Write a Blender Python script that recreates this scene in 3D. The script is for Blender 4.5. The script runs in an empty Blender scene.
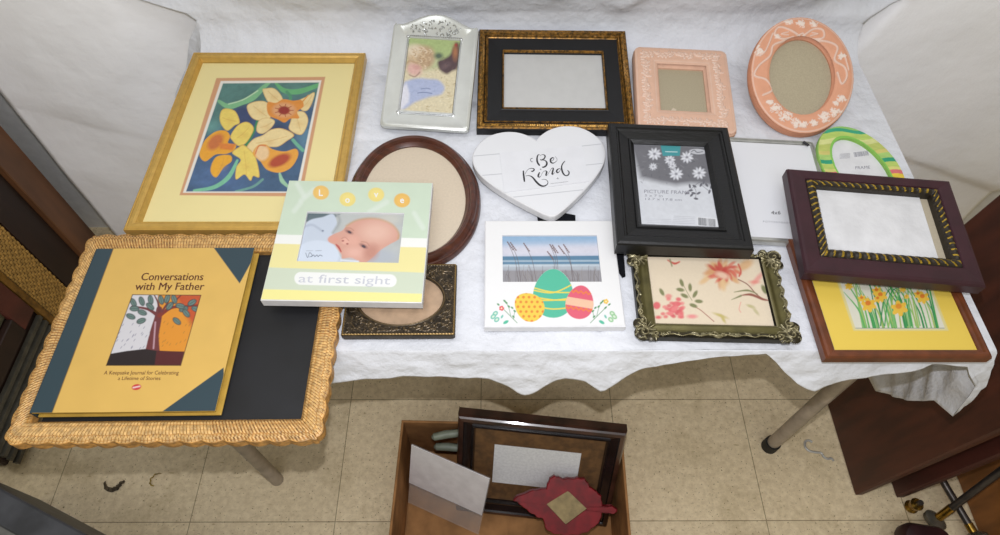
import bpy, bmesh, math, random
import numpy as np
from mathutils import Matrix, Vector

C = bpy.context.scene.collection
random.seed(7)

# ------------------------------------------------------------------ camera, light, exposure
FPX = 640.0
cam_d = bpy.data.cameras.new('camera'); cam = bpy.data.objects.new('camera', cam_d); C.objects.link(cam)
cam_d.sensor_fit = 'HORIZONTAL'; cam_d.sensor_width = 36.0; cam_d.lens = FPX/1000.0*36.0; cam_d.clip_start = 0.02
TH, YAW, ROLL = math.radians(56.4), math.radians(-1.1), math.radians(1.0)
fwd = Vector((0, math.cos(TH), -math.sin(TH))); up = Vector((0, math.sin(TH), math.cos(TH))); rt = Vector((1, 0, 0))
rt2 = rt*math.cos(ROLL)+up*math.sin(ROLL); up2 = up*math.cos(ROLL)-rt*math.sin(ROLL)
Zr = Matrix.Rotation(YAW, 3, 'Z'); rt2, up2, fwd = Zr@rt2, Zr@up2, Zr@fwd
m3 = Matrix((rt2, up2, -fwd)).transposed()
CAM = Vector((0, 0, 1.52))
cam.matrix_world = Matrix.Translation(CAM)@m3.to_4x4()
bpy.context.scene.camera = cam

world = bpy.data.worlds.new('room_light'); bpy.context.scene.world = world; world.use_nodes = True
wb = world.node_tree.nodes['Background']; wb.inputs[0].default_value = (1.0, 0.90, 0.64, 1); wb.inputs[1].default_value = 0.33
# the camera's own flash, a small lamp just above the lens
fl = bpy.data.lights.new('camera_flash', 'POINT'); fl.energy = 23.5; fl.color = (0.98, 0.98, 1.03); fl.shadow_soft_size = 0.006
flo = bpy.data.objects.new('camera_flash', fl); C.objects.link(flo); flo.location = CAM+up2*0.072+rt2*0.004-fwd*0.01

# added fill lamp above and behind the camera, lifting the hung sheet
ce = bpy.data.lights.new('sheet_fill_light', 'AREA'); ce.shape = 'RECTANGLE'; ce.size = 1.8; ce.size_y = 0.7; ce.energy = 12.0; ce.color = (0.93, 0.97, 1.08)
ceo = bpy.data.objects.new('sheet_fill_light', ce); C.objects.link(ceo); ceo.location = (0.0, -0.75, 2.45)
ceo.rotation_euler = (Vector((0, 0.95, 0.7))-ceo.location).to_track_quat('-Z', 'Y').to_euler()

cf = bpy.data.lights.new('overhead_fill_light', 'AREA'); cf.shape = 'RECTANGLE'; cf.size = 1.8; cf.size_y = 0.5; cf.energy = 8.0; cf.color = (0.95, 0.98, 1.05)  # second added fill, from overhead, to lift the dimmer back of the cloth
cfo = bpy.data.objects.new('overhead_fill_light', cf); C.objects.link(cfo); cfo.location = (0.0, 0.35, 2.6)
cfo.rotation_euler = (Vector((0, 0.95, 0.7))-cfo.location).to_track_quat('-Z', 'Y').to_euler()

vs = bpy.context.scene.view_settings
vs.view_transform = 'Standard'; vs.look = 'None'; vs.gamma = 1.0; vs.use_curve_mapping = False; vs.exposure = 0.0
bpy.context.scene.cycles.max_bounces = 6

# ------------------------------------------------------------------ helpers
def lin(c):
    c = np.asarray(c, float)/255.0
    return np.where(c <= 0.04045, c/12.92, ((c+0.055)/1.055)**2.4)
def lin4(c):
    l = lin(c); return (float(l[0]), float(l[1]), float(l[2]), 1.0)

def mat(name, col, rough=0.5, metal=0.0, var=0.12, scale=40.0, bump=0.0, bscale=None, coat=0.0, stretch=(1, 1, 1), col2=None, spec=0.5, sheen=0.0, k=0.80):
    m = bpy.data.materials.new(name); m.use_nodes = True; nt = m.node_tree; N = nt.nodes; L = nt.links
    b = N['Principled BSDF']; b.inputs['Roughness'].default_value = rough; b.inputs['Metallic'].default_value = metal
    b.inputs['Coat Weight'].default_value = coat; b.inputs['Coat Roughness'].default_value = 0.08
    b.inputs['Specular IOR Level'].default_value = spec; b.inputs['Sheen Weight'].default_value = sheen
    tc = N.new('ShaderNodeTexCoord'); mp = N.new('ShaderNodeMapping'); mp.inputs['Scale'].default_value = stretch
    L.new(tc.outputs['Object'], mp.inputs['Vector'])
    nz = N.new('ShaderNodeTexNoise'); nz.inputs['Scale'].default_value = scale; nz.inputs['Detail'].default_value = 5
    L.new(mp.outputs[0], nz.inputs['Vector'])
    mx = N.new('ShaderNodeMix'); mx.data_type = 'RGBA'
    c1 = np.array(col, float); c2 = c1*(1-var*1.6) if col2 is None else np.array(col2, float)
    ca = lin(np.clip(c1*(1+(var*0.5 if col2 is None else 0)), 0, 255))*k; cb = lin(np.clip(c2, 0, 255))*k
    mx.inputs['A'].default_value = (*ca, 1); mx.inputs['B'].default_value = (*cb, 1)
    rp = N.new('ShaderNodeMapRange'); rp.inputs[1].default_value = 0.35; rp.inputs[2].default_value = 0.65
    L.new(nz.outputs[0], rp.inputs[0]); L.new(rp.outputs[0], mx.inputs[0]); L.new(mx.outputs['Result'], b.inputs['Base Color'])
    if bump:
        n2 = N.new('ShaderNodeTexNoise'); n2.inputs['Scale'].default_value = bscale or scale*3; n2.inputs['Detail'].default_value = 6
        L.new(mp.outputs[0], n2.inputs['Vector'])
        bp = N.new('ShaderNodeBump'); bp.inputs['Strength'].default_value = 1.0; bp.inputs['Distance'].default_value = bump
        L.new(n2.outputs[0], bp.inputs['Height']); L.new(bp.outputs[0], b.inputs['Normal'])
    return m

def paint_mat(name, rough=0.5, coat=0.0, metal=0.0, bump=0.0, spec=0.5):
    m = bpy.data.materials.new(name); m.use_nodes = True; N = m.node_tree.nodes; L = m.node_tree.links; b = N['Principled BSDF']
    a = N.new('ShaderNodeAttribute'); a.attribute_name = 'ink'; L.new(a.outputs['Color'], b.inputs['Base Color'])
    b.inputs['Roughness'].default_value = rough; b.inputs['Coat Weight'].default_value = coat; b.inputs['Metallic'].default_value = metal
    b.inputs['Coat Roughness'].default_value = 0.05; b.inputs['Specular IOR Level'].default_value = spec
    if bump:
        tc = N.new('ShaderNodeTexCoord'); n2 = N.new('ShaderNodeTexNoise'); n2.inputs['Scale'].default_value = 700
        L.new(tc.outputs['Object'], n2.inputs['Vector']); bp = N.new('ShaderNodeBump'); bp.inputs['Distance'].default_value = bump
        L.new(n2.outputs[0], bp.inputs['Height']); L.new(bp.outputs[0], b.inputs['Normal'])
    return m

def link(name, verts, faces, mats, parent=None, fm=None, smooth=False):
    me = bpy.data.meshes.new(name)
    me.from_pydata([tuple(map(float, v)) for v in verts], [], [tuple(map(int, f)) for f in faces])
    for m in (mats if isinstance(mats, (list, tuple)) else [mats]): me.materials.append(m)
    if fm is not None: me.polygons.foreach_set('material_index', np.asarray(fm, np.int32))
    bm = bmesh.new(); bm.from_mesh(me); bmesh.ops.recalc_face_normals(bm, faces=bm.faces)
    if smooth:
        for f in bm.faces: f.smooth = True
        for e in bm.edges:
            if len(e.link_faces) == 2 and e.calc_face_angle(0) > math.radians(40): e.smooth = False
    bm.to_mesh(me); bm.free()
    o = bpy.data.objects.new(name, me); C.objects.link(o)
    if parent: o.parent = parent
    return o

def tag(o, label, cat=None, group=None, kind=None):
    o['label'] = label
    if cat: o['category'] = cat
    if group: o['group'] = group
    if kind: o['kind'] = kind
    return o

def Rfr(yaw, pitch):
    return Matrix.Rotation(math.radians(yaw), 4, 'Z')@Matrix.Rotation(math.radians(pitch), 4, 'X')

def thing(name, label, cat, pose, t=0.0, group=None):
    x, y, z, yaw, pitch = pose
    o = bpy.data.objects.new(name, None); C.objects.link(o); o.empty_display_size = 0.02
    R = Rfr(yaw, pitch); o.matrix_world = Matrix.Translation(Vector((x, y, z))-(R@Vector((0, 0, t))))@R
    tag(o, label, cat, group); return o

class MB:
    """collects shapes for one mesh"""
    def __init__(s): s.v = []; s.f = []; s.m = []
    def add(s, v, f, m=0):
        k = len(s.v); s.v += [tuple(map(float, p)) for p in v]; s.f += [tuple(int(i)+k for i in q) for q in f]
        s.m += list(m) if isinstance(m, (list, np.ndarray)) else [m]*len(f)
    def box(s, x0, y0, z0, x1, y1, z1, m=0, b=0.0):
        if b <= 0:
            v = [(x, y, z) for z in (z0, z1) for y in (y0, y1) for x in (x0, x1)]
            s.add(v, [(0, 2, 3, 1), (4, 5, 7, 6), (0, 1, 5, 4), (2, 6, 7, 3), (0, 4, 6, 2), (1, 3, 7, 5)], m)
        else:
            lp = []
            for ins, z in ((b, z0), (0, z0+b), (0, z1-b), (b, z1)):
                c = [(x0+ins+b*0, y0+ins), (x1-ins, y0+ins), (x1-ins, y1-ins), (x0+ins, y1-ins)]
                r = []
                for k, (cx, cy) in enumerate(c):
                    px, py = c[k-1]; nx, ny = c[(k+1) % 4]
                    for (qx, qy) in ((px, py), (nx, ny)):
                        d = math.hypot(qx-cx, qy-cy); r.append((cx+(qx-cx)/d*b, cy+(qy-cy)/d*b, z))
                lp.append(r)
            s.loft(lp, m, cap=True)
    def loft(s, loops, m=0, cap=False, wrap=False):
        n = len(loops[0]); v = [p for l in loops for p in l]; f = []; mm = []
        K = len(loops)
        for k in range(K if wrap else K-1):
            a, b = k*n, ((k+1) % K)*n
            mk = m[k] if isinstance(m, (list, tuple)) else m
            for i in range(n):
                j = (i+1) % n; f.append((a+i, a+j, b+j, b+i)); mm.append(mk)
        if cap:
            f.append(tuple(range(n))[::-1]); f.append(tuple((K-1)*n+i for i in range(n)))
            m0 = m[0] if isinstance(m, (list, tuple)) else m; mm += [m0, m0]
        s.add(v, f, mm)
    def tube(s, pts, r, seg=10, m=0, cap=True):
        pts = [Vector(p) for p in pts]; loops = []; prev = None
        for i, p in enumerate(pts):
            d = (pts[min(i+1, len(pts)-1)]-pts[max(i-1, 0)]).normalized()
            if prev is None:
                a = d.orthogonal().normalized()
            else:
                a = (prev-d*prev.dot(d)).normalized()
            prev = a; b = d.cross(a); rr = r[i] if isinstance(r, (list, tuple)) else r
            loops.append([tuple(p+(a*math.cos(2*math.pi*k/seg)+b*math.sin(2*math.pi*k/seg))*rr) for k in range(seg)])
        s.loft(loops, m, cap=cap)
    def build(s, name, mats, parent=None, smooth=False):
        return link(name, s.v, s.f, mats, parent, s.m, smooth)

def rloop(w, h, rails, fr, z, nx, ny, y0=0.0, crad=0.0, off=None):
    """closed loop round a rectangle; fr = how far in through the rails (l,r,t,b)"""
    l, r, t, b = rails
    xa, xb, ya, yb = -w/2+l*fr, w/2-r*fr, y0+b*fr, y0+h-t*fr
    P = []
    segs = [((xa, ya), (xb, ya), nx, (0, -1)), ((xb, ya), (xb, yb), ny, (1, 0)), ((xb, yb), (xa, yb), nx, (0, 1)), ((xa, yb), (xa, ya), ny, (-1, 0))]
    for si, (p, q, n, nr) in enumerate(segs):
        L = math.hypot(w if si % 2 == 0 else h, 0)
        for k in range(n):
            u = k/n; x = p[0]+(q[0]-p[0])*u; y = p[1]+(q[1]-p[1])*u
            if crad > 0:
                rr = crad*(1-fr)+0.0005
                cx = min(max(x, xa+rr), xb-rr); cy = min(max(y, ya+rr), yb-rr); dx, dy = x-cx, y-cy; d = math.hypot(dx, dy)
                if abs(dx) > 1e-9 and abs(dy) > 1e-9 and d > rr: x, y = cx+dx/d*rr, cy+dy/d*rr
            zz = z
            if off:
                do, dz = off(si, u*L, u, fr); x += nr[0]*do; y += nr[1]*do; zz = z+dz
            P.append((x, y, zz))
    return P

def rframe(name, w, h, rails, prof, mats, fm, parent, step=0.0, crad=0.0, off=None, smooth=False):
    nx = max(1, int(w/step)) if step else (1 if crad == 0 else 24); ny = max(1, int(h/step)) if step else (1 if crad == 0 else 24)
    mb = MB(); mb.loft([rloop(w, h, rails, fr, z, nx, ny, crad=crad, off=off) for fr, z in prof], list(fm)+[0], wrap=True)
    return mb.build(name, mats, parent, smooth)

def eloop(cx, cy, a, b, z, n=128, rot=0.0, fn=None):
    P = []
    for k in range(n):
        t = 2*math.pi*k/n; f = fn(t) if fn else 0.0
        x, y = (a+f)*math.cos(t), (b+f)*math.sin(t)
        P.append((cx+x*math.cos(rot)-y*math.sin(rot), cy+x*math.sin(rot)+y*math.cos(rot), z))
    return P

def panel(name, x0, y0, x1, y1, z0, z1, m, parent, b=0.0):
    mb = MB(); mb.box(x0, y0, z0, x1, y1, z1, 0, b); return mb.build(name, m, parent)

def vnoise(X, Y, scale, seed=0, octs=3):
    rng = np.random.RandomState(seed); out = 0; amp = 1.0; tot = 0
    for o in range(octs):
        g = rng.rand(64, 64); x = X/scale*(2**o)+o*7.3; y = Y/scale*(2**o)+o*3.1
        xi = np.floor(x).astype(int); yi = np.floor(y).astype(int); fx = x-xi; fy = y-yi; fx = fx*fx*(3-2*fx); fy = fy*fy*(3-2*fy)
        a = g[yi % 64, xi % 64]; b = g[yi % 64, (xi+1) % 64]; c = g[(yi+1) % 64, xi % 64]; d = g[(yi+1) % 64, (xi+1) % 64]
        out = out+amp*((a*(1-fx)+b*fx)*(1-fy)+(c*(1-fx)+d*fx)*fy); tot += amp; amp *= 0.5
    return out/tot

def homog(quad):
    src = [(0, 0), (1, 0), (1, 1), (0, 1)]; A = []; B = []
    for (s, t), (x, y) in zip(src, quad):
        A.append([s, t, 1, 0, 0, 0, -s*x, -t*x]); B.append(x); A.append([0, 0, 0, s, t, 1, -s*y, -t*y]); B.append(y)
    h = np.linalg.solve(np.array(A, float), np.array(B, float)); return np.append(h, 1).reshape(3, 3)

def spl(pts, n=8, closed=False):
    P = np.array(pts, float); out = []; N = len(P)
    for i in range(N if closed else N-1):
        if closed: p0, p1, p2, p3 = P[i-1], P[i], P[(i+1) % N], P[(i+2) % N]
        else: p0, p1, p2, p3 = P[max(i-1, 0)], P[i], P[i+1], P[min(i+2, N-1)]
        for k in range(n):
            t = k/n; out.append(0.5*((2*p1)+(-p0+p2)*t+(2*p0-5*p1+4*p2-p3)*t*t+(-p0+3*p1-3*p2+p3)*t**3))
    if not closed: out.append(P[-1])
    return np.array(out)

class Canvas:
    """a sheet of pigment: a fine grid of coloured points on a flat rectangle (metres, in the thing's own frame).
       Shapes are drawn in a drawing frame whose corner points are given by quad."""
    def __init__(s, rect, quad, ox=0, oy=0, sc=1.0, res=1500):
        s.rect = rect; x0, y0, x1, y1 = rect; w, h = x1-x0, y1-y0
        s.nx = int(w*res)+2; s.ny = int(h*res)+2
        s.q = [((a-ox)*sc, (b-oy)*sc) for a, b in quad]; s.H = homog(s.q); s.Hi = np.linalg.inv(s.H)
        S, T = np.meshgrid(np.linspace(0, 1, s.nx), np.linspace(0, 1, s.ny))
        w_ = s.H[2, 0]*S+s.H[2, 1]*T+1; s.X = (s.H[0, 0]*S+s.H[0, 1]*T+s.H[0, 2])/w_; s.Y = (s.H[1, 0]*S+s.H[1, 1]*T+s.H[1, 2])/w_
        s.LX = x0+S*w; s.LY = y1-T*h; s.col = np.ones((s.ny, s.nx, 3))*0.8; s.mask = np.ones((s.ny, s.nx)); s.z = np.zeros((s.ny, s.nx))
        s.aa = 0.5*abs(s.q[1][0]-s.q[0][0])/s.nx*1.2+0.2
    def local(s, x, y):
        v = s.Hi@np.array([x, y, 1.0]); S, T = v[0]/v[2], v[1]/v[2]; x0, y0, x1, y1 = s.rect
        return x0+S*(x1-x0), y1-T*(y1-y0)
    def bg(s, c): s.col[:] = lin(c)
    def put(s, a, c, alpha=1.0, hz=0.0):
        a = np.clip(a, 0, 1)*alpha; s.col = s.col*(1-a[..., None])+lin(c)*a[..., None]
        if hz: s.z = s.z+a*hz
    def poly(s, pts, c, soft=None, alpha=1.0, smooth=False, hz=0.0, ret=False):
        P = spl(pts, 6, True) if smooth else np.array(pts, float); soft = soft or s.aa
        d2 = np.full(s.X.shape, 1e18); ins = np.zeros(s.X.shape, bool)
        for (x1, y1), (x2, y2) in zip(P, np.roll(P, -1, 0)):
            dx, dy = x2-x1, y2-y1; L = dx*dx+dy*dy+1e-12
            t = np.clip(((s.X-x1)*dx+(s.Y-y1)*dy)/L, 0, 1); d2 = np.minimum(d2, (s.X-x1-t*dx)**2+(s.Y-y1-t*dy)**2)
            if y1 != y2:
                cnd = (y1 > s.Y) != (y2 > s.Y); ins ^= cnd & (s.X < (x2-x1)*(s.Y-y1)/(y2-y1)+x1)
        sd = np.sqrt(d2)*np.where(ins, 1, -1); a = np.clip(0.5+sd/(2*soft), 0, 1)
        if ret: return sd
        s.put(a, c, alpha, hz); return sd
    def ell(s, cx, cy, rx, ry, c, rot=0, soft=None, alpha=1.0, hz=0.0):
        r = math.radians(rot); dx, dy = s.X-cx, s.Y-cy; u = dx*math.cos(r)+dy*math.sin(r); v = -dx*math.sin(r)+dy*math.cos(r)
        k = np.sqrt((u/rx)**2+(v/ry)**2); sd = (1-k)*min(rx, ry); s.put(0.5+sd/(2*(soft or s.aa)), c, alpha, hz)
    def line(s, pts, w, c, smooth=True, soft=None, alpha=1.0, hz=0.0):
        P = spl(pts, 6) if (smooth and len(pts) > 2) else np.array(pts, float); soft = soft or s.aa
        W = np.interp(np.linspace(0, 1, len(P)), np.linspace(0, 1, len(w)), w) if isinstance(w, (list, tuple)) else np.full(len(P), float(w))
        best = np.full(s.X.shape, -1e9)
        for i in range(len(P)-1):
            (x1, y1), (x2, y2) = P[i], P[i+1]; dx, dy = x2-x1, y2-y1; L = dx*dx+dy*dy+1e-12
            t = np.clip(((s.X-x1)*dx+(s.Y-y1)*dy)/L, 0, 1)
            best = np.maximum(best, (W[i]*(1-t)+W[i+1]*t)/2-np.hypot(s.X-x1-t*dx, s.Y-y1-t*dy))
        s.put(0.5+best/(2*soft), c, alpha)
        if hz: s.z = np.maximum(s.z, hz*np.sqrt(np.clip(1-(1-np.clip(best/(W.mean()/2), 0, 1))**2, 0, 1)))
    def mottle(s, amp, scale, seed=1, tint=(1, 1, 1)):
        n = (vnoise(s.LX+5, s.LY+5, scale, seed)-0.5)*2*amp; s.col = np.clip(s.col*(1+n[..., None]*np.array(tint)), 0.002, 1)
    def build(s, name, m, z, parent, thick=0.0):
        ny, nx = s.ny, s.nx
        V = np.stack([s.LX, s.LY, s.z+z], -1).reshape(-1, 3)
        idx = np.arange(nx*ny).reshape(ny, nx); F = np.stack([idx[1:, :-1], idx[1:, 1:], idx[:-1, 1:], idx[:-1, :-1]], -1).reshape(-1, 4)
        mk = s.mask > 0.5; keep = (mk[1:, :-1] & mk[1:, 1:] & mk[:-1, 1:] & mk[:-1, :-1]).reshape(-1); F = F[keep]
        used = np.zeros(nx*ny, bool); used[F.reshape(-1)] = True; rm = np.cumsum(used)-1
        V = V[used]; F = rm[F]; col = np.clip(s.col.reshape(-1, 3)[used]*0.80, 0, 1)
        me = bpy.data.meshes.new(name); me.vertices.add(len(V)); me.vertices.foreach_set('co', V.astype(np.float32).ravel())
        me.loops.add(len(F)*4); me.polygons.add(len(F)); me.loops.foreach_set('vertex_index', F.astype(np.int32).ravel())
        me.polygons.foreach_set('loop_start', np.arange(0, len(F)*4, 4, dtype=np.int32)); me.polygons.foreach_set('loop_total', np.full(len(F), 4, np.int32))
        me.update(calc_edges=True); me.validate()
        if np.ptp(s.z) > 0: me.polygons.foreach_set('use_smooth', np.ones(len(F), bool))
        at = me.color_attributes.new('ink', 'FLOAT_COLOR', 'POINT'); at.data.foreach_set('color', np.concatenate([col, np.ones((len(V), 1))], 1).astype(np.float32).ravel())
        me.materials.append(m); o = bpy.data.objects.new(name, me); C.objects.link(o); o.parent = parent; return o
    def text(s, mb, string, x, y, size, m=0, z=0.0, rot=0.0, slant=0.0, sx=1.0, align='CENTER', bold=0.0, width=None):
        """lettering laid out in the drawing frame, size = cap height there"""
        cu = bpy.data.curves.new('t', 'FONT'); cu.body = string; cu.size = 1.4; cu.align_x = align; cu.resolution_u = 3; cu.offset = bold; cu.fill_mode = 'FRONT'
        o = bpy.data.objects.new('t', cu); C.objects.link(o); dg = bpy.context.evaluated_depsgraph_get(); dg.update()
        me = bpy.data.meshes.new_from_object(o.evaluated_get(dg)); r = math.radians(rot); V = []
        if width: xx = [v.co.x for v in me.vertices]; sx = width/(max(xx)-min(xx))/size
        for v in me.vertices:
            a, b = v.co.x*size*sx+v.co.y*size*slant, v.co.y*size
            px, py = x+a*math.cos(r)+b*math.sin(r), y+a*math.sin(r)-b*math.cos(r); lx, ly = s.local(px, py); V.append((lx, ly, z))
        mb.add(V, [tuple(p.vertices) for p in me.polygons], m); bpy.data.objects.remove(o); bpy.data.curves.remove(cu); bpy.data.meshes.remove(me)

# ------------------------------------------------------------------ materials
M_cloth = mat('white_cotton', (212, 214, 219), 0.85, var=0.01, scale=9, bump=0.011, bscale=20, spec=0.2, k=1.0)
M_sheet = mat('white_sheet', (252, 252, 254), 0.85, var=0.005, scale=5, bump=0.010, bscale=6, spec=0.2, k=1.0)
M_gold = mat('satin_gold', (220, 178, 92), 0.33, 0.4, 0.03, 90, stretch=(1, 1, 1))
M_goldd = mat('dark_gold', (150, 108, 45), 0.4, 0.5, 0.3, 200)
M_silver = mat('polished_silver', (232, 234, 228), 0.24, 0.45, 0.02, 30)
M_black = mat('black_wood', (8, 8, 9), 0.38, 0, 0.3, 25, bump=0.0005, bscale=60, stretch=(1, 5, 1))
M_blackm = mat('matte_black', (12, 13, 17), 0.6, 0, 0.1, 50)
M_felt = mat('black_felt', (24, 25, 30), 0.95, 0, 0.15, 90, spec=0.1)
M_walnut = mat('walnut', (88, 44, 28), 0.35, 0, 0.14, 30, coat=0.3, stretch=(1, 6, 1))
M_brown = mat('brown_wood', (114, 60, 32), 0.4, 0, 0.08, 60, coat=0.15)
M_burg = mat('burgundy_paint', (62, 28, 38), 0.42, 0, 0.08, 30)
M_rope1 = mat('antique_gold_rope', (190, 155, 45), 0.35, 0.4, 0.2, 300)
M_rope2 = mat('dark_rope', (45, 36, 24), 0.5, 0.1, 0.2, 300)
M_beige = mat('backing_board', (196, 184, 160), 0.8, 0, 0.02, 400)
M_taupe = mat('taupe_board', (186, 174, 146), 0.7, 0, 0.03, 500, coat=0.15)
M_cream = mat('cream_board', (222, 206, 182), 0.7, 0, 0.015, 300, coat=0.2)
M_grayp = mat('grey_paper', (208, 208, 206), 0.6, 0, 0.01, 60, coat=0.4)
M_white = mat('white_paint', (238, 238, 240), 0.5, 0, 0.02, 60)
M_print = paint_mat('printed_sheet', 0.45, 0.25)
M_printm = paint_mat('matte_print', 0.7, 0.0)
M_ceram = paint_mat('painted_plaster', 0.65, 0.0, bump=0.0004)
M_pewter = paint_mat('antique_pewter', 0.34, 0.0, 0.55)
M_ink = mat('dark_ink', (45, 44, 48), 0.7, var=0.02)
M_inkg = mat('grey_ink', (150, 150, 160), 0.7, var=0.02)
M_inkl = mat('pale_grey_ink', (206, 208, 216), 0.7, var=0.02)
M_inkb = mat('brown_ink', (95, 50, 28), 0.7, var=0.02)
M_inkw = mat('white_ink', (244, 244, 240), 0.7, var=0.01)
M_card = mat('cardboard', (178, 130, 84), 0.9, 0, 0.10, 20, bump=0.0006, bscale=60, spec=0.1)
M_cardd = mat('brown_backing', (120, 86, 50), 0.85, 0, 0.12, 60)

Q = {
'daff':((-.139,.018,.139,.384),[(202.0, 63.2), (355.5, 63.6), (327.1, 223.3), (141.1, 223.5)]),
'silver':((-.044,.029,.044,.173),[(409.7, 38.3), (459.9, 41.1), (451.9, 115.4), (399.9, 112.1)]),
'pinksq':((-.084,0,.084,.194),[(633.4, 45.4), (726.9, 49.9), (738.8, 134.7), (637.3, 129.6)]),
'pinkoval':((-.087,0,.087,.212),[(754.4, 11.3), (858.1, 20.6), (852.4, 138.9), (745.8, 128.1)]),
'heart':((-.108,-.002,.108,.185),[(466.3, 134.0), (595.3, 123.3), (620.8, 210.6), (478.4, 223.9)]),
'black':((-.056,.039,.057,.198),[(633.8, 147.3), (705.4, 150.0), (720.3, 230.5), (641.8, 227.4)]),
'ornate':((-.081,.02,.081,.132),[(646.6, 256.8), (758.5, 259.2), (774.9, 328.3), (655.2, 325.7)]),
'ornate2':((-.112,-.006,.112,.146),[(625.1, 246.0), (779.4, 249.3), (804.2, 344.3), (634.9, 340.5)]),
'brown':((-.094,.012,.097,.172),[(803.0, 252.0), (932.1, 252.2), (977.5, 350.5), (835.1, 350.5)]),
'easter':((-.096,0,.096,.179),[(484.9, 220.1), (612.3, 220.0), (625.9, 325.9), (484.2, 326.3)]),
'baby':((-.1075,0,.1075,.204),[(289.0, 180.1), (432.7, 182.6), (422.0, 302.7), (260.2, 299.9)]),
'babyp':((-.07,.062,.07,.146),[(308.0, 213.4), (404.4, 215.1), (398.7, 264.2), (297.6, 262.4)]),
'book':((-.1115,0,.1115,.245),[(98.2, 249.3), (254.8, 248.3), (215.4, 411.3), (31.5, 413.3)]),
'green':((-.063,0,.063,.178),[(809.3, 125.3), (884.2, 125.6), (917.9, 214.8), (836.5, 214.6)]),
'engr':((-.076,0,.076,.115),[(350.5, 263.4), (457.0, 263.0), (454.8, 334.6), (340.3, 335.2)]),
'white':((-.083,.006,.083,.204),[(710.3, 140.8), (811.1, 146.2), (838.2, 242.8), (725.7, 236.3)]),
}

# ------------------------------------------------------------------ floor
def floor_mat():
    m = bpy.data.materials.new('vinyl_tile'); m.use_nodes = True; N = m.node_tree.nodes; L = m.node_tree.links; b = N['Principled BSDF']
    tc = N.new('ShaderNodeTexCoord'); mp = N.new('ShaderNodeMapping'); L.new(tc.outputs['Object'], mp.inputs[0])
    mp.inputs['Location'].default_value = (-0.295, -0.612, 0)
    br = N.new('ShaderNodeTexBrick'); br.offset = 0.0; br.inputs['Scale'].default_value = 1.0
    br.inputs['Brick Width'].default_value = 0.325; br.inputs['Row Height'].default_value = 0.29; br.inputs['Mortar Size'].default_value = 0.0011; br.inputs['Mortar Smooth'].default_value = 0.3
    L.new(mp.outputs[0], br.inputs['Vector'])
    br.inputs['Color1'].default_value = (1, 1, 1, 1); br.inputs['Color2'].default_value = (0.93, 0.93, 0.93, 1); br.inputs['Mortar'].default_value = (0.42, 0.40, 0.36, 1)
    n1 = N.new('ShaderNodeTexNoise'); n1.inputs['Scale'].default_value = 70; n1.inputs['Detail'].default_value = 8; n1.inputs['Roughness'].default_value = 0.7
    L.new(tc.outputs['Object'], n1.inputs['Vector'])
    r1 = N.new('ShaderNodeValToRGB'); r1.color_ramp.elements[0].position = 0.33; r1.color_ramp.elements[1].position = 0.62
    r1.color_ramp.elements[0].color = lin4((212, 192, 156)); r1.color_ramp.elements[1].color = lin4((238, 220, 184)); L.new(n1.outputs[0], r1.inputs[0])
    # streaky flecks
    mp2 = N.new('ShaderNodeMapping'); mp2.inputs['Rotation'].default_value = (0, 0, 0.7); mp2.inputs['Scale'].default_value = (1, 3.2, 1); L.new(tc.outputs['Object'], mp2.inputs[0])
    n2 = N.new('ShaderNodeTexNoise'); n2.inputs['Scale'].default_value = 55; n2.inputs['Detail'].default_value = 3; L.new(mp2.outputs[0], n2.inputs['Vector'])
    r2 = N.new('ShaderNodeValToRGB'); r2.color_ramp.elements[0].position = 0.26; r2.color_ramp.elements[1].position = 0.36
    r2.color_ramp.elements[0].color = (0.72, 0.68, 0.60, 1); r2.color_ramp.elements[1].color = (1, 1, 1, 1); L.new(n2.outputs[0], r2.inputs[0])
    # scuffs and grime
    n3 = N.new('ShaderNodeTexNoise'); n3.inputs['Scale'].default_value = 5; n3.inputs['Detail'].default_value = 7; n3.inputs['Roughness'].default_value = 0.75; L.new(tc.outputs['Object'], n3.inputs['Vector'])
    r3 = N.new('ShaderNodeValToRGB'); r3.color_ramp.elements[0].position = 0.30; r3.color_ramp.elements[1].position = 0.5
    r3.color_ramp.elements[0].color = (0.76, 0.74, 0.68, 1); r3.color_ramp.elements[1].color = (1, 1, 1, 1); L.new(n3.outputs[0], r3.inputs[0])
    v = N.new('ShaderNodeTexNoise'); v.inputs['Scale'].default_value = 210; v.inputs['Detail'].default_value = 2; L.new(tc.outputs['Object'], v.inputs['Vector'])
    r4 = N.new('ShaderNodeValToRGB'); r4.color_ramp.elements[0].position = 0.29; r4.color_ramp.elements[1].position = 0.34
    r4.color_ramp.elements[0].color = (0.3, 0.26, 0.2, 1); r4.color_ramp.elements[1].color = (1, 1, 1, 1); L.new(v.outputs[0], r4.inputs[0])
    prev = r1.outputs[0]
    for o in (r2.outputs[0], r3.outputs[0], r4.outputs[0], br.outputs['Color']):
        mx = N.new('ShaderNodeMix'); mx.data_type = 'RGBA'; mx.blend_type = 'MULTIPLY'; mx.inputs[0].default_value = 1.0
        L.new(prev, mx.inputs['A']); L.new(o, mx.inputs['B']); prev = mx.outputs['Result']
    L.new(prev, b.inputs['Base Color']); b.inputs['Roughness'].default_value = 0.55
    bp = N.new('ShaderNodeBump'); bp.inputs['Distance'].default_value = 0.0008; L.new(n1.outputs[0], bp.inputs['Height']); L.new(bp.outputs[0], b.inputs['Normal'])
    return m
mb = MB(); mb.box(-2.2, -1.2, -0.05, 2.4, 1.6, 0.0)
o = mb.build('floor', floor_mat()); tag(o, 'scuffed beige vinyl tile floor', kind='structure')
mb = MB(); mb.box(-2.2, 1.15, 0.0, 2.4, 1.2, 2.4)
o = mb.build('wall_back', mat('grey_wall', (225, 225, 224), 0.8, var=0.02, k=1.0)); tag(o, 'plain grey back wall behind the hung sheet', kind='structure')

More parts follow.
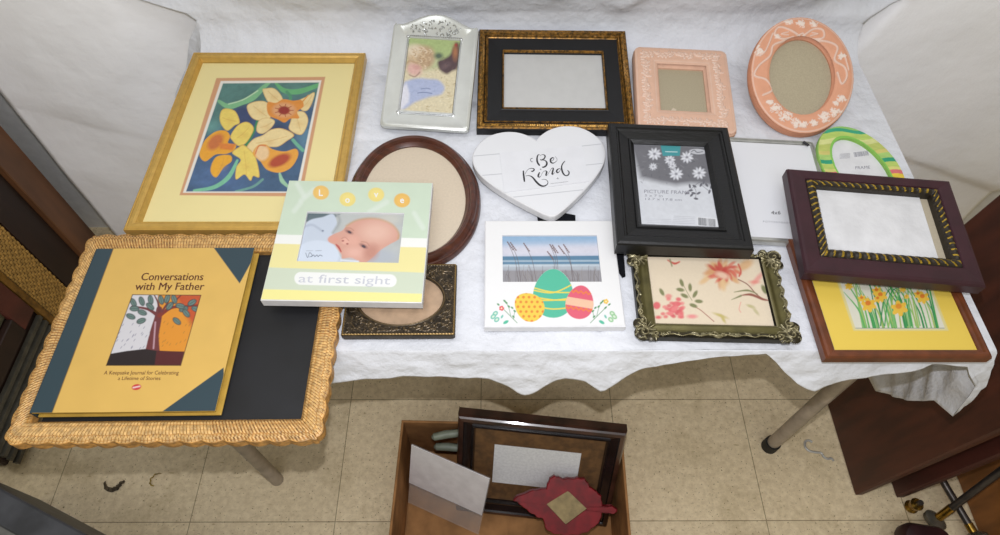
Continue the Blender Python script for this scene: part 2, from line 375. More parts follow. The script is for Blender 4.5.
# ------------------------------------------------------------------ folding table under the cloth
TX0, TX1, TY0, TY1 = -0.54, 0.68, 0.388, 0.998
tbl = thing('folding_table', 'folding table with splayed grey steel legs under the white cloth', 'table', (0.07, 0.69, 0, 0, 0))
def at(o, x, y, z): return (x-o.location.x, y-o.location.y, z-o.location.z)
M_leg = mat('grey_steel_tube', (188, 176, 162), 0.42, 0.25, 0.06, 40); M_rub = mat('black_rubber', (22, 21, 20), 0.7)
M_top = mat('table_laminate', (190, 180, 160), 0.6, 0, 0.06, 30)
mb = MB(); mb.box(TX0-0.07, TY0-0.69, 0.712, TX1-0.07, TY1-0.69, 0.735, 0, 0.004); mb.build('tabletop', M_top, tbl)
for (x, ys) in ((-0.502, (0.415, 0.93)), (0.665, (0.491, 0.93))):
    for y in ys:
        mb = MB(); mb.tube([(x-0.07, y-0.69, 0.022 if x > 0 else 0.0), (x-0.07, y-0.69, 0.711)], 0.0145, 18)
        lg = mb.build('leg', M_leg, tbl, True)
        if x < 0: continue
        mb = MB(); mb.tube([(x-0.07, y-0.69, 0.0), (x-0.07, y-0.69, 0.003), (x-0.07, y-0.69, 0.034)], [0.0165, 0.0185, 0.018], 18); mb.build('foot_cap', M_rub, lg, True)
    mb = MB(); mb.tube([(x-0.07, ys[0]-0.69+0.0, 0.55), (x-0.07, ys[1]-0.69, 0.55)], 0.009, 10); mb.build('cross_brace', M_leg, tbl, True)

def sheet_y(X, Z):
    Y = 1.066+(vnoise(X+4, Z+4, 0.5, 3, 3)-0.5)*0.05
    def fold(p, q, w, a, s=1):
        dx, dz = q[0]-p[0], q[1]-p[1]; L = math.hypot(dx, dz); d = ((X-p[0])*dz-(Z-p[1])*dx)/L; t = ((X-p[0])*dx+(Z-p[1])*dz)/L/L
        e = np.clip(1-np.abs(t-0.5)*2, 0, 1)**0.5
        return a*np.exp(-(d/w)**2)*e if s else a*np.tanh(d/w)*e
    Y -= fold((-0.80, 0.33), (-0.35, 0.62), 0.010, 0.006)
    Y -= fold((0.62, 0.56), (0.92, 1.25), 0.05, 0.05, 0)
    Y -= fold((0.70, 0.45), (1.30, 0.62), 0.06, 0.03); Y -= fold((0.75, 0.35), (1.2, 0.75), 0.035, 0.022); Y -= fold((0.8, 0.6), (1.3, 0.95), 0.05, 0.03)
    Y -= fold((0.15, 0.72), (0.38, 1.15), 0.018, 0.010); Y -= fold((-0.30, 0.75), (-0.22, 1.1), 0.016, 0.007); Y -= fold((-0.12, 0.78), (-0.24, 1.05), 0.014, 0.006)
    Y -= fold((0.42, 0.75), (0.75, 1.3), 0.03, 0.018); Y -= fold((-0.9, 0.5), (-0.6, 1.2), 0.12, 0.02)
    c_ = np.exp(-((X-0.05)/0.55)**4); Y += c_*0.03
    Y = np.clip(Y, 1.048, 1.132)
    return Y

# ------------------------------------------------------------------ tablecloth
HX = [-0.57, -0.40, -0.228, -0.164, -0.101, -0.046, -0.004, 0.021, 0.045, 0.073, 0.100, 0.129, 0.154, 0.171, 0.203, 0.236, 0.30, 0.371, 0.388, 0.407, 0.428, 0.456, 0.475, 0.498, 0.521, 0.567, 0.604, 0.660, 0.684, 0.69]
HZ = [0.66, 0.67, 0.684, 0.691, 0.696, 0.696, 0.692, 0.680, 0.663, 0.680, 0.692, 0.687, 0.671, 0.687, 0.707, 0.717, 0.727, 0.733, 0.720, 0.701, 0.685, 0.673, 0.684, 0.692, 0.694, 0.704, 0.715, 0.712, 0.57, 0.55]
def cloth():
    nx, ny = 220, 130; xs = np.linspace(TX0-0.004, TX1+0.004, nx); ys = np.concatenate([np.linspace(TY0-0.003, 0.965, ny-24), 0.97+0.0592*np.sin(np.linspace(0, 1, 24)*math.pi/2)])
    X, Y = np.meshgrid(xs, ys)
    W = (vnoise(X+3, Y+3, 0.16, 4, 3)-0.5)*0.0045+(np.abs(vnoise(X+3+0.3*Y, Y+3, 0.07, 9, 2)-0.5))*0.004
    for (sd, sl, am) in ((5, .7, .0045), (15, -.5, .0045), (25, .1, .0035)):
        rd = 1-np.abs(vnoise(X+3+sl*Y, Y*.8+3-sl*X*.5, 0.13, sd, 1)-0.5)*2; W -= am*np.clip((rd-0.86)/0.14, 0, 1)**1.5
    edge = np.minimum(np.minimum(X-xs[0], xs[-1]-X), Y-ys[0]); W *= np.clip(edge/0.03, 0, 1)
    Z = 0.7395+W*0.8-0.0008; Z = np.clip(Z, 0.7366, 0.7418); q = np.clip(Y-0.97, 0, 0.0595); Z += 0.06-np.sqrt(0.0036-q*q)
    V = [tuple(p) for p in np.stack([X, Y, Z], -1).reshape(-1, 3)]; F = []
    for j in range(ny-1):
        for i in range(nx-1): F.append((j*nx+i, j*nx+i+1, (j+1)*nx+i+1, (j+1)*nx+i))
    # the cloth runs on up the back, spreading wider as it rises
    prev = [(ny-1)*nx+i for i in range(nx)]; ez = np.concatenate([np.linspace(0.803, 0.90, 24), np.linspace(0.91, 1.9, 60)])
    for z in ez:
        R_ = float(np.interp(z, [0.799, 0.86, 0.95, 1.3, 1.9], [TX1+0.004, 0.80, 0.92, 1.15, 1.2])); L_ = float(np.interp(z, [0.799, 0.83, 0.90, 1.3, 1.9], [TX0-0.004, -0.66, -0.86, -0.97, -0.98]))
        u = np.linspace(0, 1, nx); x_ = L_+(R_-L_)*u; zz = np.full(nx, z)
        bulge = 0.40*np.clip(zz-0.81, 0, 0.14)-0.40*np.clip(zz-0.95, 0, 0.25)
        wv = np.clip(1-np.abs((x_-0.05)/0.75)**3, 0, 1)*(0.6+0.8*vnoise(x_+3, zz+3, 0.28, 17, 2))
        y_ = 1.0295-bulge*wv+0.010*(vnoise(x_+5, zz*0.6+3, 0.06, 44, 2)-0.5)*np.clip((z-0.803)/0.03, 0, 1)
        y_ = y_-0.012*np.exp(-((x_-0.22-(z-0.8)*0.55)/0.02)**2)*np.clip((z-0.803)/0.04, 0, 1)-0.010*np.exp(-((x_+0.2+(z-0.8)*0.5)/0.02)**2)*np.clip((z-0.803)/0.04, 0, 1)
        wgt = min((z-0.80)/0.05, 1)*np.clip(np.maximum(1-u/0.22, (u-0.86)/0.14), 0, 1)**0.7; wgt = wgt*wgt*(3-2*wgt)
        y_ = y_*(1-wgt)+(sheet_y(x_, zz)-0.005)*wgt
        b0 = len(V); V += [(float(a), float(b), float(z)) for a, b in zip(x_, y_)]; cur = [b0+i for i in range(nx)]
        for i in range(nx-1): F.append((prev[i], prev[i+1], cur[i+1], cur[i]))
        prev = cur
    # skirt columns follow the top's edge: left side, front, right side
    ring = [(j*nx, (-1, 0), 0, j) for j in range(ny-1, 0, -1)]+[(i, (0, -1), 1, i) for i in range(nx)]+[(j*nx+nx-1, (1, 0), 2, j) for j in range(1, ny)]
    K = 26; prev = [r[0] for r in ring]
    cols = []
    for (vi, nr, side, k) in ring:
        x, y, z0 = V[vi]
        if side == 1: hem = float(np.interp(x, HX, HZ))
        elif side == 2: hem = float(np.interp(y, [0.385, 0.40, 0.42, 0.45, 0.49, 0.56, 0.7, 1.0], [0.56, 0.52, 0.47, 0.41, 0.345, 0.34, 0.38, 0.40]))
        else: hem = float(np.interp(y, [0.385, 0.45, 1.0], [0.60, 0.5, 0.42]))
        s = x if side == 1 else y
        fold = 0.5+0.5*math.sin(s*58+1.2*math.sin(s*17+2)); fold2 = vnoise(np.array([s*2.2+4.0]), np.array([3.7]), 0.17, 12, 2)[0]
        n = list(nr)
        if side == 1 and k < 4: n = [-0.7, -0.7]
        if side == 1 and k > nx-5: n = [0.7, -0.7]
        cols.append((x, y, z0, hem, n, fold, fold2, s, side))
    for r in range(1, K+1):
        cur = []
        for (x, y, z0, hem, n, fold, fold2, s, side) in cols:
            t = r/K; D = z0-hem; z = z0-D*t-0.0
            depth = D*t; rr = 0.012; o = 0.45*min(depth, 0.07)+0.12*max(depth-0.07, 0) if side == 1 else (0.6*depth if side == 0 else 0.15*depth)
            z += 0.35*rr*math.exp(-depth/rr)*(1-math.exp(-depth/0.002)) if side == 1 else 0.0
            o += depth*(0.06*(fold*fold2-0.25)) if side == 1 else depth*0.05*fold*fold2+0.004*math.sin(s*90+depth*60)*min(depth/0.03, 1)*fold2
            o += 0.0035*(vnoise(np.array([s+6.0]), np.array([depth*1.6+2.0]), 0.035, 33, 2)[0]-0.5)*min(depth/0.02, 1)*2
            cur.append(len(V)); V.append((x+n[0]*o, y+n[1]*o, z))
        for i in range(len(cols)-1): F.append((prev[i], prev[i+1], cur[i+1], cur[i]))
        prev = cur
    o = link('tablecloth', V, F, M_cloth, None, None, True)
    md = o.modifiers.new('hem_thickness', 'SOLIDIFY'); md.thickness = 0.0012; md.offset = -1
    return o
tag(cloth(), 'white cotton cloth draped over the folding table and up behind it, under all the frames', 'tablecloth')

# ------------------------------------------------------------------ hung sheet behind
def sheet():
    X0, X1 = -1.036, 1.282; nx, nz = 260, 200; xs = np.linspace(X0, X1, nx); zs = np.linspace(0.05, 1.9, nz); X, Z = np.meshgrid(xs, zs)
    Y = sheet_y(X, Z)
    V = np.stack([X, Y, Z], -1).reshape(-1, 3); F = [(j*nx+i, j*nx+i+1, (j+1)*nx+i+1, (j+1)*nx+i) for j in range(nz-1) for i in range(nx-1)]
    o = link('backdrop_sheet', V, F, M_sheet, None, None, True)
    md = o.modifiers.new('cloth_thickness', 'SOLIDIFY'); md.thickness = 0.0015; md.offset = 1
    return o
tag(sheet(), 'large white sheet hung as a backdrop behind the table', 'sheet')

# ------------------------------------------------------------------ gold frame with daffodil painting
def daffodil():
    t = 0.018; r = thing('picture_frame', 'large gold frame with cream mat and painting of yellow daffodils on blue', 'picture frame', (-.389, .571, .762, .2, 0), t)
    rframe('frame_moulding', .313, .404, (.019,)*4, [(0, 0), (0, .0155), (.10, .0172), (.16, .0165), (.3, .0178), (.55, .018), (.72, .0155), (.8, .016), (1, .009), (1, 0)], [M_gold], [0]*9, r, smooth=False)
    c = Canvas(Q['daff'][0], Q['daff'][1], 180, 70, 4.113, 1150); c.bg((246, 230, 164)); c.mottle(.015, .05)
    c.poly([(150, 33), (598, 28), (500, 520), (-2, 515)], (214, 160, 118))
    c.poly([(168, 45), (582, 42), (488, 505), (12, 505)], (240, 236, 225))
    art = [(177, 55), (572, 51), (477, 500), (25, 500)]
    keep = c.col.copy(); sd = c.poly(art, (70, 98, 130), ret=True)
    c.bg((66, 96, 128)); c.poly([(120, 0), (600, 0), (590, 120), (300, 160), (120, 260)], (84, 128, 122), soft=30); c.ell(260, 190, 60, 50, (56, 72, 112), soft=20); c.ell(400, 260, 60, 40, (52, 66, 100), soft=16)
    c.ell(160, 440, 120, 60, (78, 108, 150), soft=30); c.ell(510, 270, 30, 60, (90, 130, 155), soft=15); c.ell(100, 230, 60, 30, (100, 150, 145), soft=15)
    c.mottle(.25, .012, 5)
    G = (128, 188, 138)
    c.line([(160, 128), (200, 150), (250, 135), (300, 112), (345, 70), (370, 50)], [12, 22, 22, 26, 18, 10], G); c.line([(200, 140), (260, 122), (320, 85)], 5, (190, 220, 180))
    c.line([(395, 55), (430, 85), (490, 88), (570, 62)], [10, 20, 22, 16], (104, 180, 120)); c.line([(440, 90), (455, 110), (450, 130)], 12, (80, 150, 110))
    c.line([(58, 496), (140, 482), (200, 440), (236, 372)], [10, 16, 18, 10], (126, 196, 160)); c.line([(230, 500), (300, 480), (340, 450)], 10, (110, 160, 150))
    c.line([(465, 288), (480, 305), (505, 330)], 14, (110, 180, 150)); c.line([(410, 425), (420, 455), (445, 480)], [8, 18, 10], (160, 205, 170))
    c.line([(318, 208), (300, 262), (262, 325)], [8, 9, 12], (56, 138, 88)); c.line([(255, 315), (275, 330)], 12, (70, 150, 90))
    pal, yel, edge = (242, 218, 158), (240, 214, 106), (206, 152, 70)
    def petal(p, col):
        c.poly(p, edge, smooth=True); q = np.array(p, float); m = q.mean(0); c.poly([tuple(m+(a-m)*0.965) for a in q], col, smooth=True, soft=2.5)
        i = int(np.argmax(np.hypot(*(q-m).T))); c.line([tuple(m-(q[i]-m)*.5), tuple(m+(2, 3)), tuple(m+(q[i]-m)*.7)], 2.5, edge, alpha=.5); c.ell(m[0]+6, m[1]+8, 14, 10, edge, soft=10, alpha=.3)
    petal([(340, 85), (352, 76), (388, 76), (418, 108), (420, 138), (370, 140)], pal); petal([(275, 150), (300, 132), (345, 128), (372, 150), (370, 200), (320, 207), (290, 190)], pal)
    petal([(315, 250), (325, 208), (360, 196), (390, 210), (375, 238), (340, 262)], pal); petal([(455, 212), (470, 175), (510, 172), (527, 210), (500, 266), (450, 245)], pal)
    petal([(485, 130), (520, 110), (553, 92), (545, 130), (525, 165), (500, 165)], pal)
    c.poly([(358, 165), (362, 132), (395, 135), (425, 120), (465, 126), (500, 124), (508, 150), (482, 172), (490, 198), (455, 200), (430, 216), (402, 203), (370, 190)], (228, 146, 58), smooth=True)
    c.ell(428, 165, 48, 30, (228, 168, 116), soft=6); c.ell(428, 166, 24, 17, (152, 46, 34), soft=3)
    for k in range(9): a = k*.7; c.line([(428+20*math.cos(a), 166+15*math.sin(a)), (428+38*math.cos(a), 166+26*math.sin(a))], 3, (170, 70, 40))
    c.line([(495, 140), (528, 103)], [7, 3], (226, 150, 60))
    petal([(163, 200), (170, 168), (190, 158), (228, 170), (246, 215), (225, 228), (195, 250), (172, 228)], yel); petal([(208, 270), (235, 230), (270, 213), (296, 225), (302, 250), (272, 300), (240, 312), (215, 290)], yel)
    petal([(125, 412), (148, 358), (205, 350), (212, 375), (180, 400), (148, 442)], (242, 176, 46))
    c.poly([(80, 350), (92, 308), (112, 278), (150, 252), (188, 250), (206, 272), (198, 300), (230, 308), (222, 330), (190, 345), (146, 348), (104, 376)], (238, 168, 46), smooth=True)
    c.ell(146, 296, 40, 24, (206, 116, 58), rot=-45, soft=6); c.poly([(160, 300), (230, 305), (215, 330), (165, 325)], (226, 132, 50), soft=4)
    petal([(272, 322), (300, 285), (340, 268), (375, 245), (420, 240), (470, 266), (440, 292), (400, 316), (340, 316), (298, 342)], pal)
    petal([(214, 340), (240, 318), (262, 308), (300, 340), (318, 380), (327, 440), (302, 436), (290, 456), (265, 430), (230, 450), (232, 400), (250, 368)], yel)
    c.poly([(300, 345), (318, 312), (350, 305), (380, 325), (430, 335), (476, 324), (486, 352), (458, 400), (410, 422), (358, 410), (330, 375)], (236, 166, 62), smooth=True)
    c.ell(338, 340, 28, 32, (242, 206, 156), soft=5); c.line([(310, 345), (325, 312), (352, 312)], 5, (222, 130, 70)); c.ell(410, 372, 48, 22, (182, 74, 42), rot=-25, soft=5)
    c.mottle(.08, .004, 8)
    a = np.clip(.5+sd/(2*c.aa), 0, 1)[..., None]; c.col = keep*(1-a)+c.col*a
    c.build('painting_and_mat', M_print, .008, r)
    panel('backing', -.141, .015, .141, .389, .001, .0065, M_beige, r)
daffodil()

# ------------------------------------------------------------------ wicker tray frame
def wicker():
    r = thing('wicker_frame', 'scalloped honey wicker frame with black backing, lying over the front left edge', 'picture frame', (-.398, .253, .762, .6, 0), .02)
    w, h, rl = .379, .310, .0285; step = .0011; nx, ny = int(w/step), int(h/step); K = 26; loops = []
    def zp(f): return .0145+.0062*math.sin(math.pi*min(f*.8+.12, 1))-.004*max(0, f-.85)/.15
    for k in range(K+1):
        fr = k/K
        def off(si, s, u, f_, fr=fr):
            sc = abs(math.sin(math.pi*s/.0262)); rib = abs(math.sin(math.pi*s/.0044))
            return ((.0030*sc-.0012)*(1-fr)**2, .0007*rib*(1 if .06 < fr < .96 else 0)-.0007*abs(math.sin(fr*math.pi*5))**8)
        loops.append(rloop(w, h, (.0200, rl, rl, rl), fr, zp(fr), nx, ny, crad=.012, off=off))
    n = len(loops[0]); V = [p for l in loops for p in l]; F = []; mm = []
    sv = [i/nx*w for i in range(nx)]+[i/ny*h for i in range(ny)]+[i/nx*w for i in range(nx)]+[i/ny*h for i in range(ny)]
    for k in range(K):
        fr = (k+.5)/K; edge = fr < .05 or fr > .95
        for i in range(n):
            j = (i+1) % n; F.append((k*n+i, k*n+j, (k+1)*n+j, (k+1)*n+i)); ph = (sv[i]/.0044+(0.5 if .18 < fr < .30 else 0)) % 1.0
            mm.append(2 if edge else (1 if (ph < .2 or ph > .84) else (2 if abs(math.sin(fr*math.pi*5)) > .97 else 0)))
    mb = MB(); mb.add(V, F, mm); lo = [(x, y, .001) for x, y, z in loops[0]]; li = [(x, y, .001) for x, y, z in loops[-1]]
    mb.loft([lo, loops[0]], 2); mb.loft([loops[-1], li], 2)
    m = mat('pale_rattan', (226, 182, 114), 0.5, 0, 0.12, 150); md = mat('rattan_gap', (176, 124, 62), 0.7, 0, .2, 200); m3 = mat('amber_rattan', (206, 152, 80), 0.5, 0, .15, 150)
    mb.build('wicker_rim', [m, md, m3], r, True)
    panel('backing_panel', -.162, .026, .162, .281, .0005, .005, mat('black_cloth_board', (22, 23, 27), 0.55, 0, 0.2, 14, bump=.0003), r)
wicker()

# ------------------------------------------------------------------ book
def book():
    t = .0165; r = thing('book', 'yellow Conversations with My Father journal with dark teal spine lying in wicker frame', 'book', (-.452, .288, .7665, .6, 0), t)
    M_teal = mat('teal_leatherette', (44, 66, 76), 0.6, 0, 0.12, 200, bump=.0004, bscale=500)
    panel('page_block', -.106, .004, .105, .241, .003, .013, mat('page_edges', (206, 176, 110), 0.8, 0, .1, 5, stretch=(1, 1, 200)), r)
    mb = MB(); mb.box(-.1115, 0, 0, .114, .245, .003, 0, .0008); mb.build('back_cover', mat('ochre_cover', (206, 166, 70), 0.5, 0, .05), r)
    mb = MB(); mb.box(-.1115, 0, .013, .1115, .245, .0162, 0, .0008); mb.build('front_cover_board', mat('ochre_cover', (206, 166, 70), 0.5, 0, .05), r)
    panel('spine', -.1135, .0, -.1115, .245, 0, .0162, M_teal, r)
    c = Canvas(Q['book'][0], Q['book'][1], 80, 260, 3.823, 1400); c.bg((226, 184, 96)); c.mottle(.05, .03, 3)
    X = lambda x, y: ((x-80)*3.823, (y-260)*3.823)
    T = (46, 68, 78)
    c.poly([X(90, 244), X(116, 244), X(51, 418), X(22, 418)], T); c.line([X(116, 244), X(51, 418)], 2, (150, 110, 40), smooth=False)
    c.poly([X(211, 244), X(262, 244), X(240, 284)], T); c.poly([X(224, 368), X(226, 420), X(160, 414)], T)
    art = [(203, 135), (464, 137), (387, 405), (103, 405)]; keep = c.col.copy(); sd = c.poly(art, T, ret=True)
    c.bg((214, 212, 216)); c.poly([(300, 100), (500, 100), (480, 420), (296, 420)], (226, 148, 44), soft=3); c.poly([(350, 120), (480, 120), (440, 270), (400, 200)], (196, 84, 40), soft=12)
    for k in range(60):
        random.seed(k); x, y = random.uniform(130, 430), random.uniform(240, 345); c.line([(x, y), (x+5, y-7)], 2, (130, 130, 150) if x < 290 else (170, 120, 50), smooth=False)
    c.line([(278, 370), (285, 290), (300, 225), (305, 190)], [64, 36, 28, 22], (112, 52, 54)); c.line([(283, 340), (290, 240)], 6, (190, 150, 160))
    c.poly([(90, 420), (110, 362), (180, 350), (250, 342), (300, 350), (400, 352), (400, 420)], (34, 22, 26)); c.poly([(285, 420), (295, 348), (400, 354), (400, 420)], (84, 26, 30))
    c.line([(300, 215), (260, 190), (200, 180)], [16, 10, 6], (112, 52, 54)); c.line([(305, 200), (300, 165), (285, 135)], [12, 7, 4], (104, 48, 50))
    c.line([(305, 215), (350, 185), (400, 180), (450, 175)], [16, 12, 8, 6], (130, 50, 40)); c.line([(345, 185), (370, 155), (390, 135)], [9, 6, 4], (130, 50, 40)); c.line([(315, 200), (340, 160), (345, 135)], [9, 6, 4], (112, 52, 54))
    LF = (104, 128, 122)
    for (x, y, a) in [(206, 165, 60), (238, 160, 70), (272, 155, 80), (312, 155, 75), (240, 203, 20), (196, 218, 20), (236, 235, -20), (335, 150, -70), (362, 152, 70), (398, 190, -20), (408, 206, 50), (385, 178, 10), (372, 236, 40), (430, 165, -30), (345, 178, -50), (270, 180, 40), (210, 188, 0), (445, 190, 20)]:
        c.ell(x, y, 19, 11, (50, 60, 62), rot=a); c.ell(x, y, 16, 8.5, LF, rot=a); rr = math.radians(a); c.line([(x-14*math.cos(rr), y-14*math.sin(rr)), (x+14*math.cos(rr), y+14*math.sin(rr))], 1.5, (60, 76, 76), smooth=False)
    a = np.clip(.5+sd/(2*c.aa), 0, 1)[..., None]; c.col = keep*(1-a)+c.col*a
    for p, q in zip(art, art[1:]+art[:1]): c.line([p, q], 2.5, (50, 30, 24), smooth=False)
    c.ell(218, 488, 18, 11, (205, 52, 58), rot=-12); c.line([(206, 490), (230, 485)], 6, (236, 200, 196), smooth=False)
    cv = c.build('front_cover', M_print, .0165, r)
    z = .0168
    for nm, tx, x, y, sz, wd, reps in (('title_lettering', 'Conversations', 352, 80, 29, 236, 2), ('title_lettering', 'with My Father', 342, 117, 29, 262, 2), ('subtitle_lettering', 'A Keepsake Journal for Celebrating', 236, 440, 15, 285, 1), ('subtitle_lettering', 'a Lifetime of Stories', 228, 461, 14, 162, 1)):
        mb = MB()
        for q in range(reps): c.text(mb, tx, x+q*1.2, y, sz, 0, z+q*.0001, slant=.24, width=wd)
        mb.build(nm, M_inkb, cv)
book()

# ------------------------------------------------------------------ baby frame
def baby():
    t = .016; r = thing('picture_frame', 'pastel green and yellow baby frame reading LOVE at first sight', 'picture frame', (-.202, .434, .785, -1.1, 2), t)
    w, h = .215, .204; rails = (.0375, .0375, .058, .062)
    rframe('frame_board', w, h, rails, [(0, 0), (0, .0145), (.03, .0155), (1, .0155), (1, 0)], [M_white], [0]*4, r)
    c = Canvas(Q['baby'][0], Q['baby'][1], 220, 170, 2.972, 1100); c.bg((206, 222, 200)); c.mottle(.03, .02, 4)
    for (x, y, a, L) in [(260, 75, -40, 50), (470, 110, -30, 60), (590, 150, 60, 50), (240, 60, 60, 40), (230, 110, -50, 30)]:
        rr = math.radians(a); dx, dy = math.cos(rr)*L/2, math.sin(rr)*L/2; c.line([(x-dx, y-dy), (x+dx, y+dy)], 14, (222, 232, 220), smooth=False, alpha=.7, soft=4)
    c.poly([(120, 190), (680, 205), (680, 235), (110, 218)], (242, 243, 238)); c.poly([(100, 217), (680, 232), (680, 308), (90, 288)], (238, 228, 162)); c.poly([(90, 288), (680, 308), (680, 372), (70, 352)], (208, 218, 196)); c.poly([(70, 352), (680, 370), (680, 420), (60, 410)], (242, 234, 154))
    c.line([(240, 322), (506, 329)], 38, (240, 241, 238), smooth=False)
    for (x, y, cl) in [(300, 67, (236, 194, 110)), (379, 87, (236, 218, 132)), (464, 73, (236, 218, 132)), (541, 90, (234, 188, 100))]: c.ell(x, y, 24, 21, cl); c.ell(x, y, 16, 14, tuple(np.array(cl)*1.03), alpha=.6)
    c.mask = 1-((c.LX > -.07) & (c.LX < .07) & (c.LY > .062) & (c.LY < .146)).astype(float)
    c.mask[(c.LX < -.1068) | (c.LX > .1068) | (c.LY < .0007) | (c.LY > .2033)] = 0
    c.build('printed_front', M_printm, .0159, r)
    for ch, x, y in (('L', 299, 76), ('o', 379, 96), ('v', 464, 80), ('e', 541, 97)):
        mb = MB(); c.text(mb, ch, x, y+1, 19, 0, .0162, bold=.03); mb.build('letter', M_inkw, r)
    mb = MB(); c.text(mb, 'at first sight', 368, 337, 25, 0, .0162, rot=1.4, slant=.12, width=272); mb.build('phrase_lettering', M_inkl, r)
    c = Canvas(Q['babyp'][0], Q['babyp'][1], 290, 200, 7.64, 1700); c.bg((186, 190, 188)); c.mottle(.12, .02, 5)
    c.poly([(110, 80), (420, 85), (350, 130), (110, 170)], (98, 114, 120), soft=6)
    c.poly([(120, 190), (160, 150), (250, 130), (330, 108), (362, 190), (345, 250), (320, 300), (350, 380), (380, 480), (40, 480), (60, 330)], (200, 210, 224), soft=5, smooth=True)
    c.line([(100, 210), (170, 190), (250, 240)], 16, (180, 190, 206), soft=8); c.line([(350, 100), (380, 160), (330, 250)], 20, (165, 170, 170), soft=10)
    c.ell(640, 430, 180, 60, (180, 186, 194), soft=20); c.ell(760, 150, 80, 40, (200, 200, 192), soft=20)
    c.poly([(292, 292), (330, 262), (395, 235), (430, 200), (500, 160), (590, 142), (690, 150), (780, 190), (828, 250), (828, 300), (760, 340), (690, 385), (630, 440), (580, 476), (530, 474), (470, 440), (400, 448), (392, 415), (352, 372), (345, 345), (300, 325)], (216, 164, 146), soft=4, smooth=True)
    c.line([(430, 198), (500, 158), (590, 140), (690, 148), (780, 188), (830, 250), (826, 295)], 14, (196, 158, 118), soft=8, alpha=.8)
    c.ell(660, 245, 110, 70, (232, 190, 172), soft=40, alpha=.9); c.ell(490, 400, 60, 40, (230, 180, 164), soft=25); c.ell(480, 310, 50, 40, (226, 172, 154), soft=20); c.ell(620, 400, 50, 60, (190, 132, 116), rot=30, soft=25, alpha=.7)
    c.ell(340, 300, 40, 22, (222, 160, 142), soft=14)
    c.ell(450, 243, 30, 13, (160, 112, 104), rot=25, soft=6); c.ell(455, 246, 15, 8, (70, 60, 70), rot=25, soft=3); c.line([(425, 215), (460, 215), (485, 232)], 6, (186, 134, 112), soft=5)
    c.ell(562, 352, 32, 14, (160, 112, 104), rot=28, soft=6); c.ell(563, 355, 16, 9, (70, 62, 72), rot=28, soft=3); c.line([(545, 318), (585, 325), (605, 350)], 6, (190, 138, 118), soft=5)
    c.ell(425, 315, 30, 24, (232, 178, 160), soft=8); c.ell(404, 312, 9, 6, (160, 84, 76), soft=3); c.ell(438, 335, 9, 6, (160, 84, 76), soft=3); c.line([(395, 295), (420, 285), (450, 310)], 6, (198, 140, 124), soft=4)
    c.line([(352, 340), (372, 360), (390, 395)], [10, 16, 10], (196, 92, 88), soft=3); c.line([(355, 348), (374, 366), (388, 388)], 3, (140, 56, 56), soft=2)
    c.ell(210, 420, 165, 112, (212, 222, 236), soft=6); c.line([(390, 460), (520, 470)], 14, (220, 226, 236), soft=5); c.ell(250, 235, 8, 6, (120, 130, 150), soft=3)
    c.line([(120, 405), (135, 440), (150, 402), (170, 425), (150, 435)], 4, (90, 100, 120)); c.line([(165, 432), (180, 420), (190, 432), (205, 420), (215, 432), (228, 421), (246, 428)], 5, (96, 106, 124))
    c.line([(125, 388), (175, 388)], 3, (150, 158, 175), smooth=False); c.line([(195, 388), (240, 386)], 4, (150, 158, 175), smooth=False)
    c.build('baby_photo', M_print, .012, r)
    panel('backing', -.1, .01, .1, .195, .001, .0045, M_beige, r); panel('photo_rebate', -.072, .060, .072, .148, .006, .0118, M_white, r)
baby()

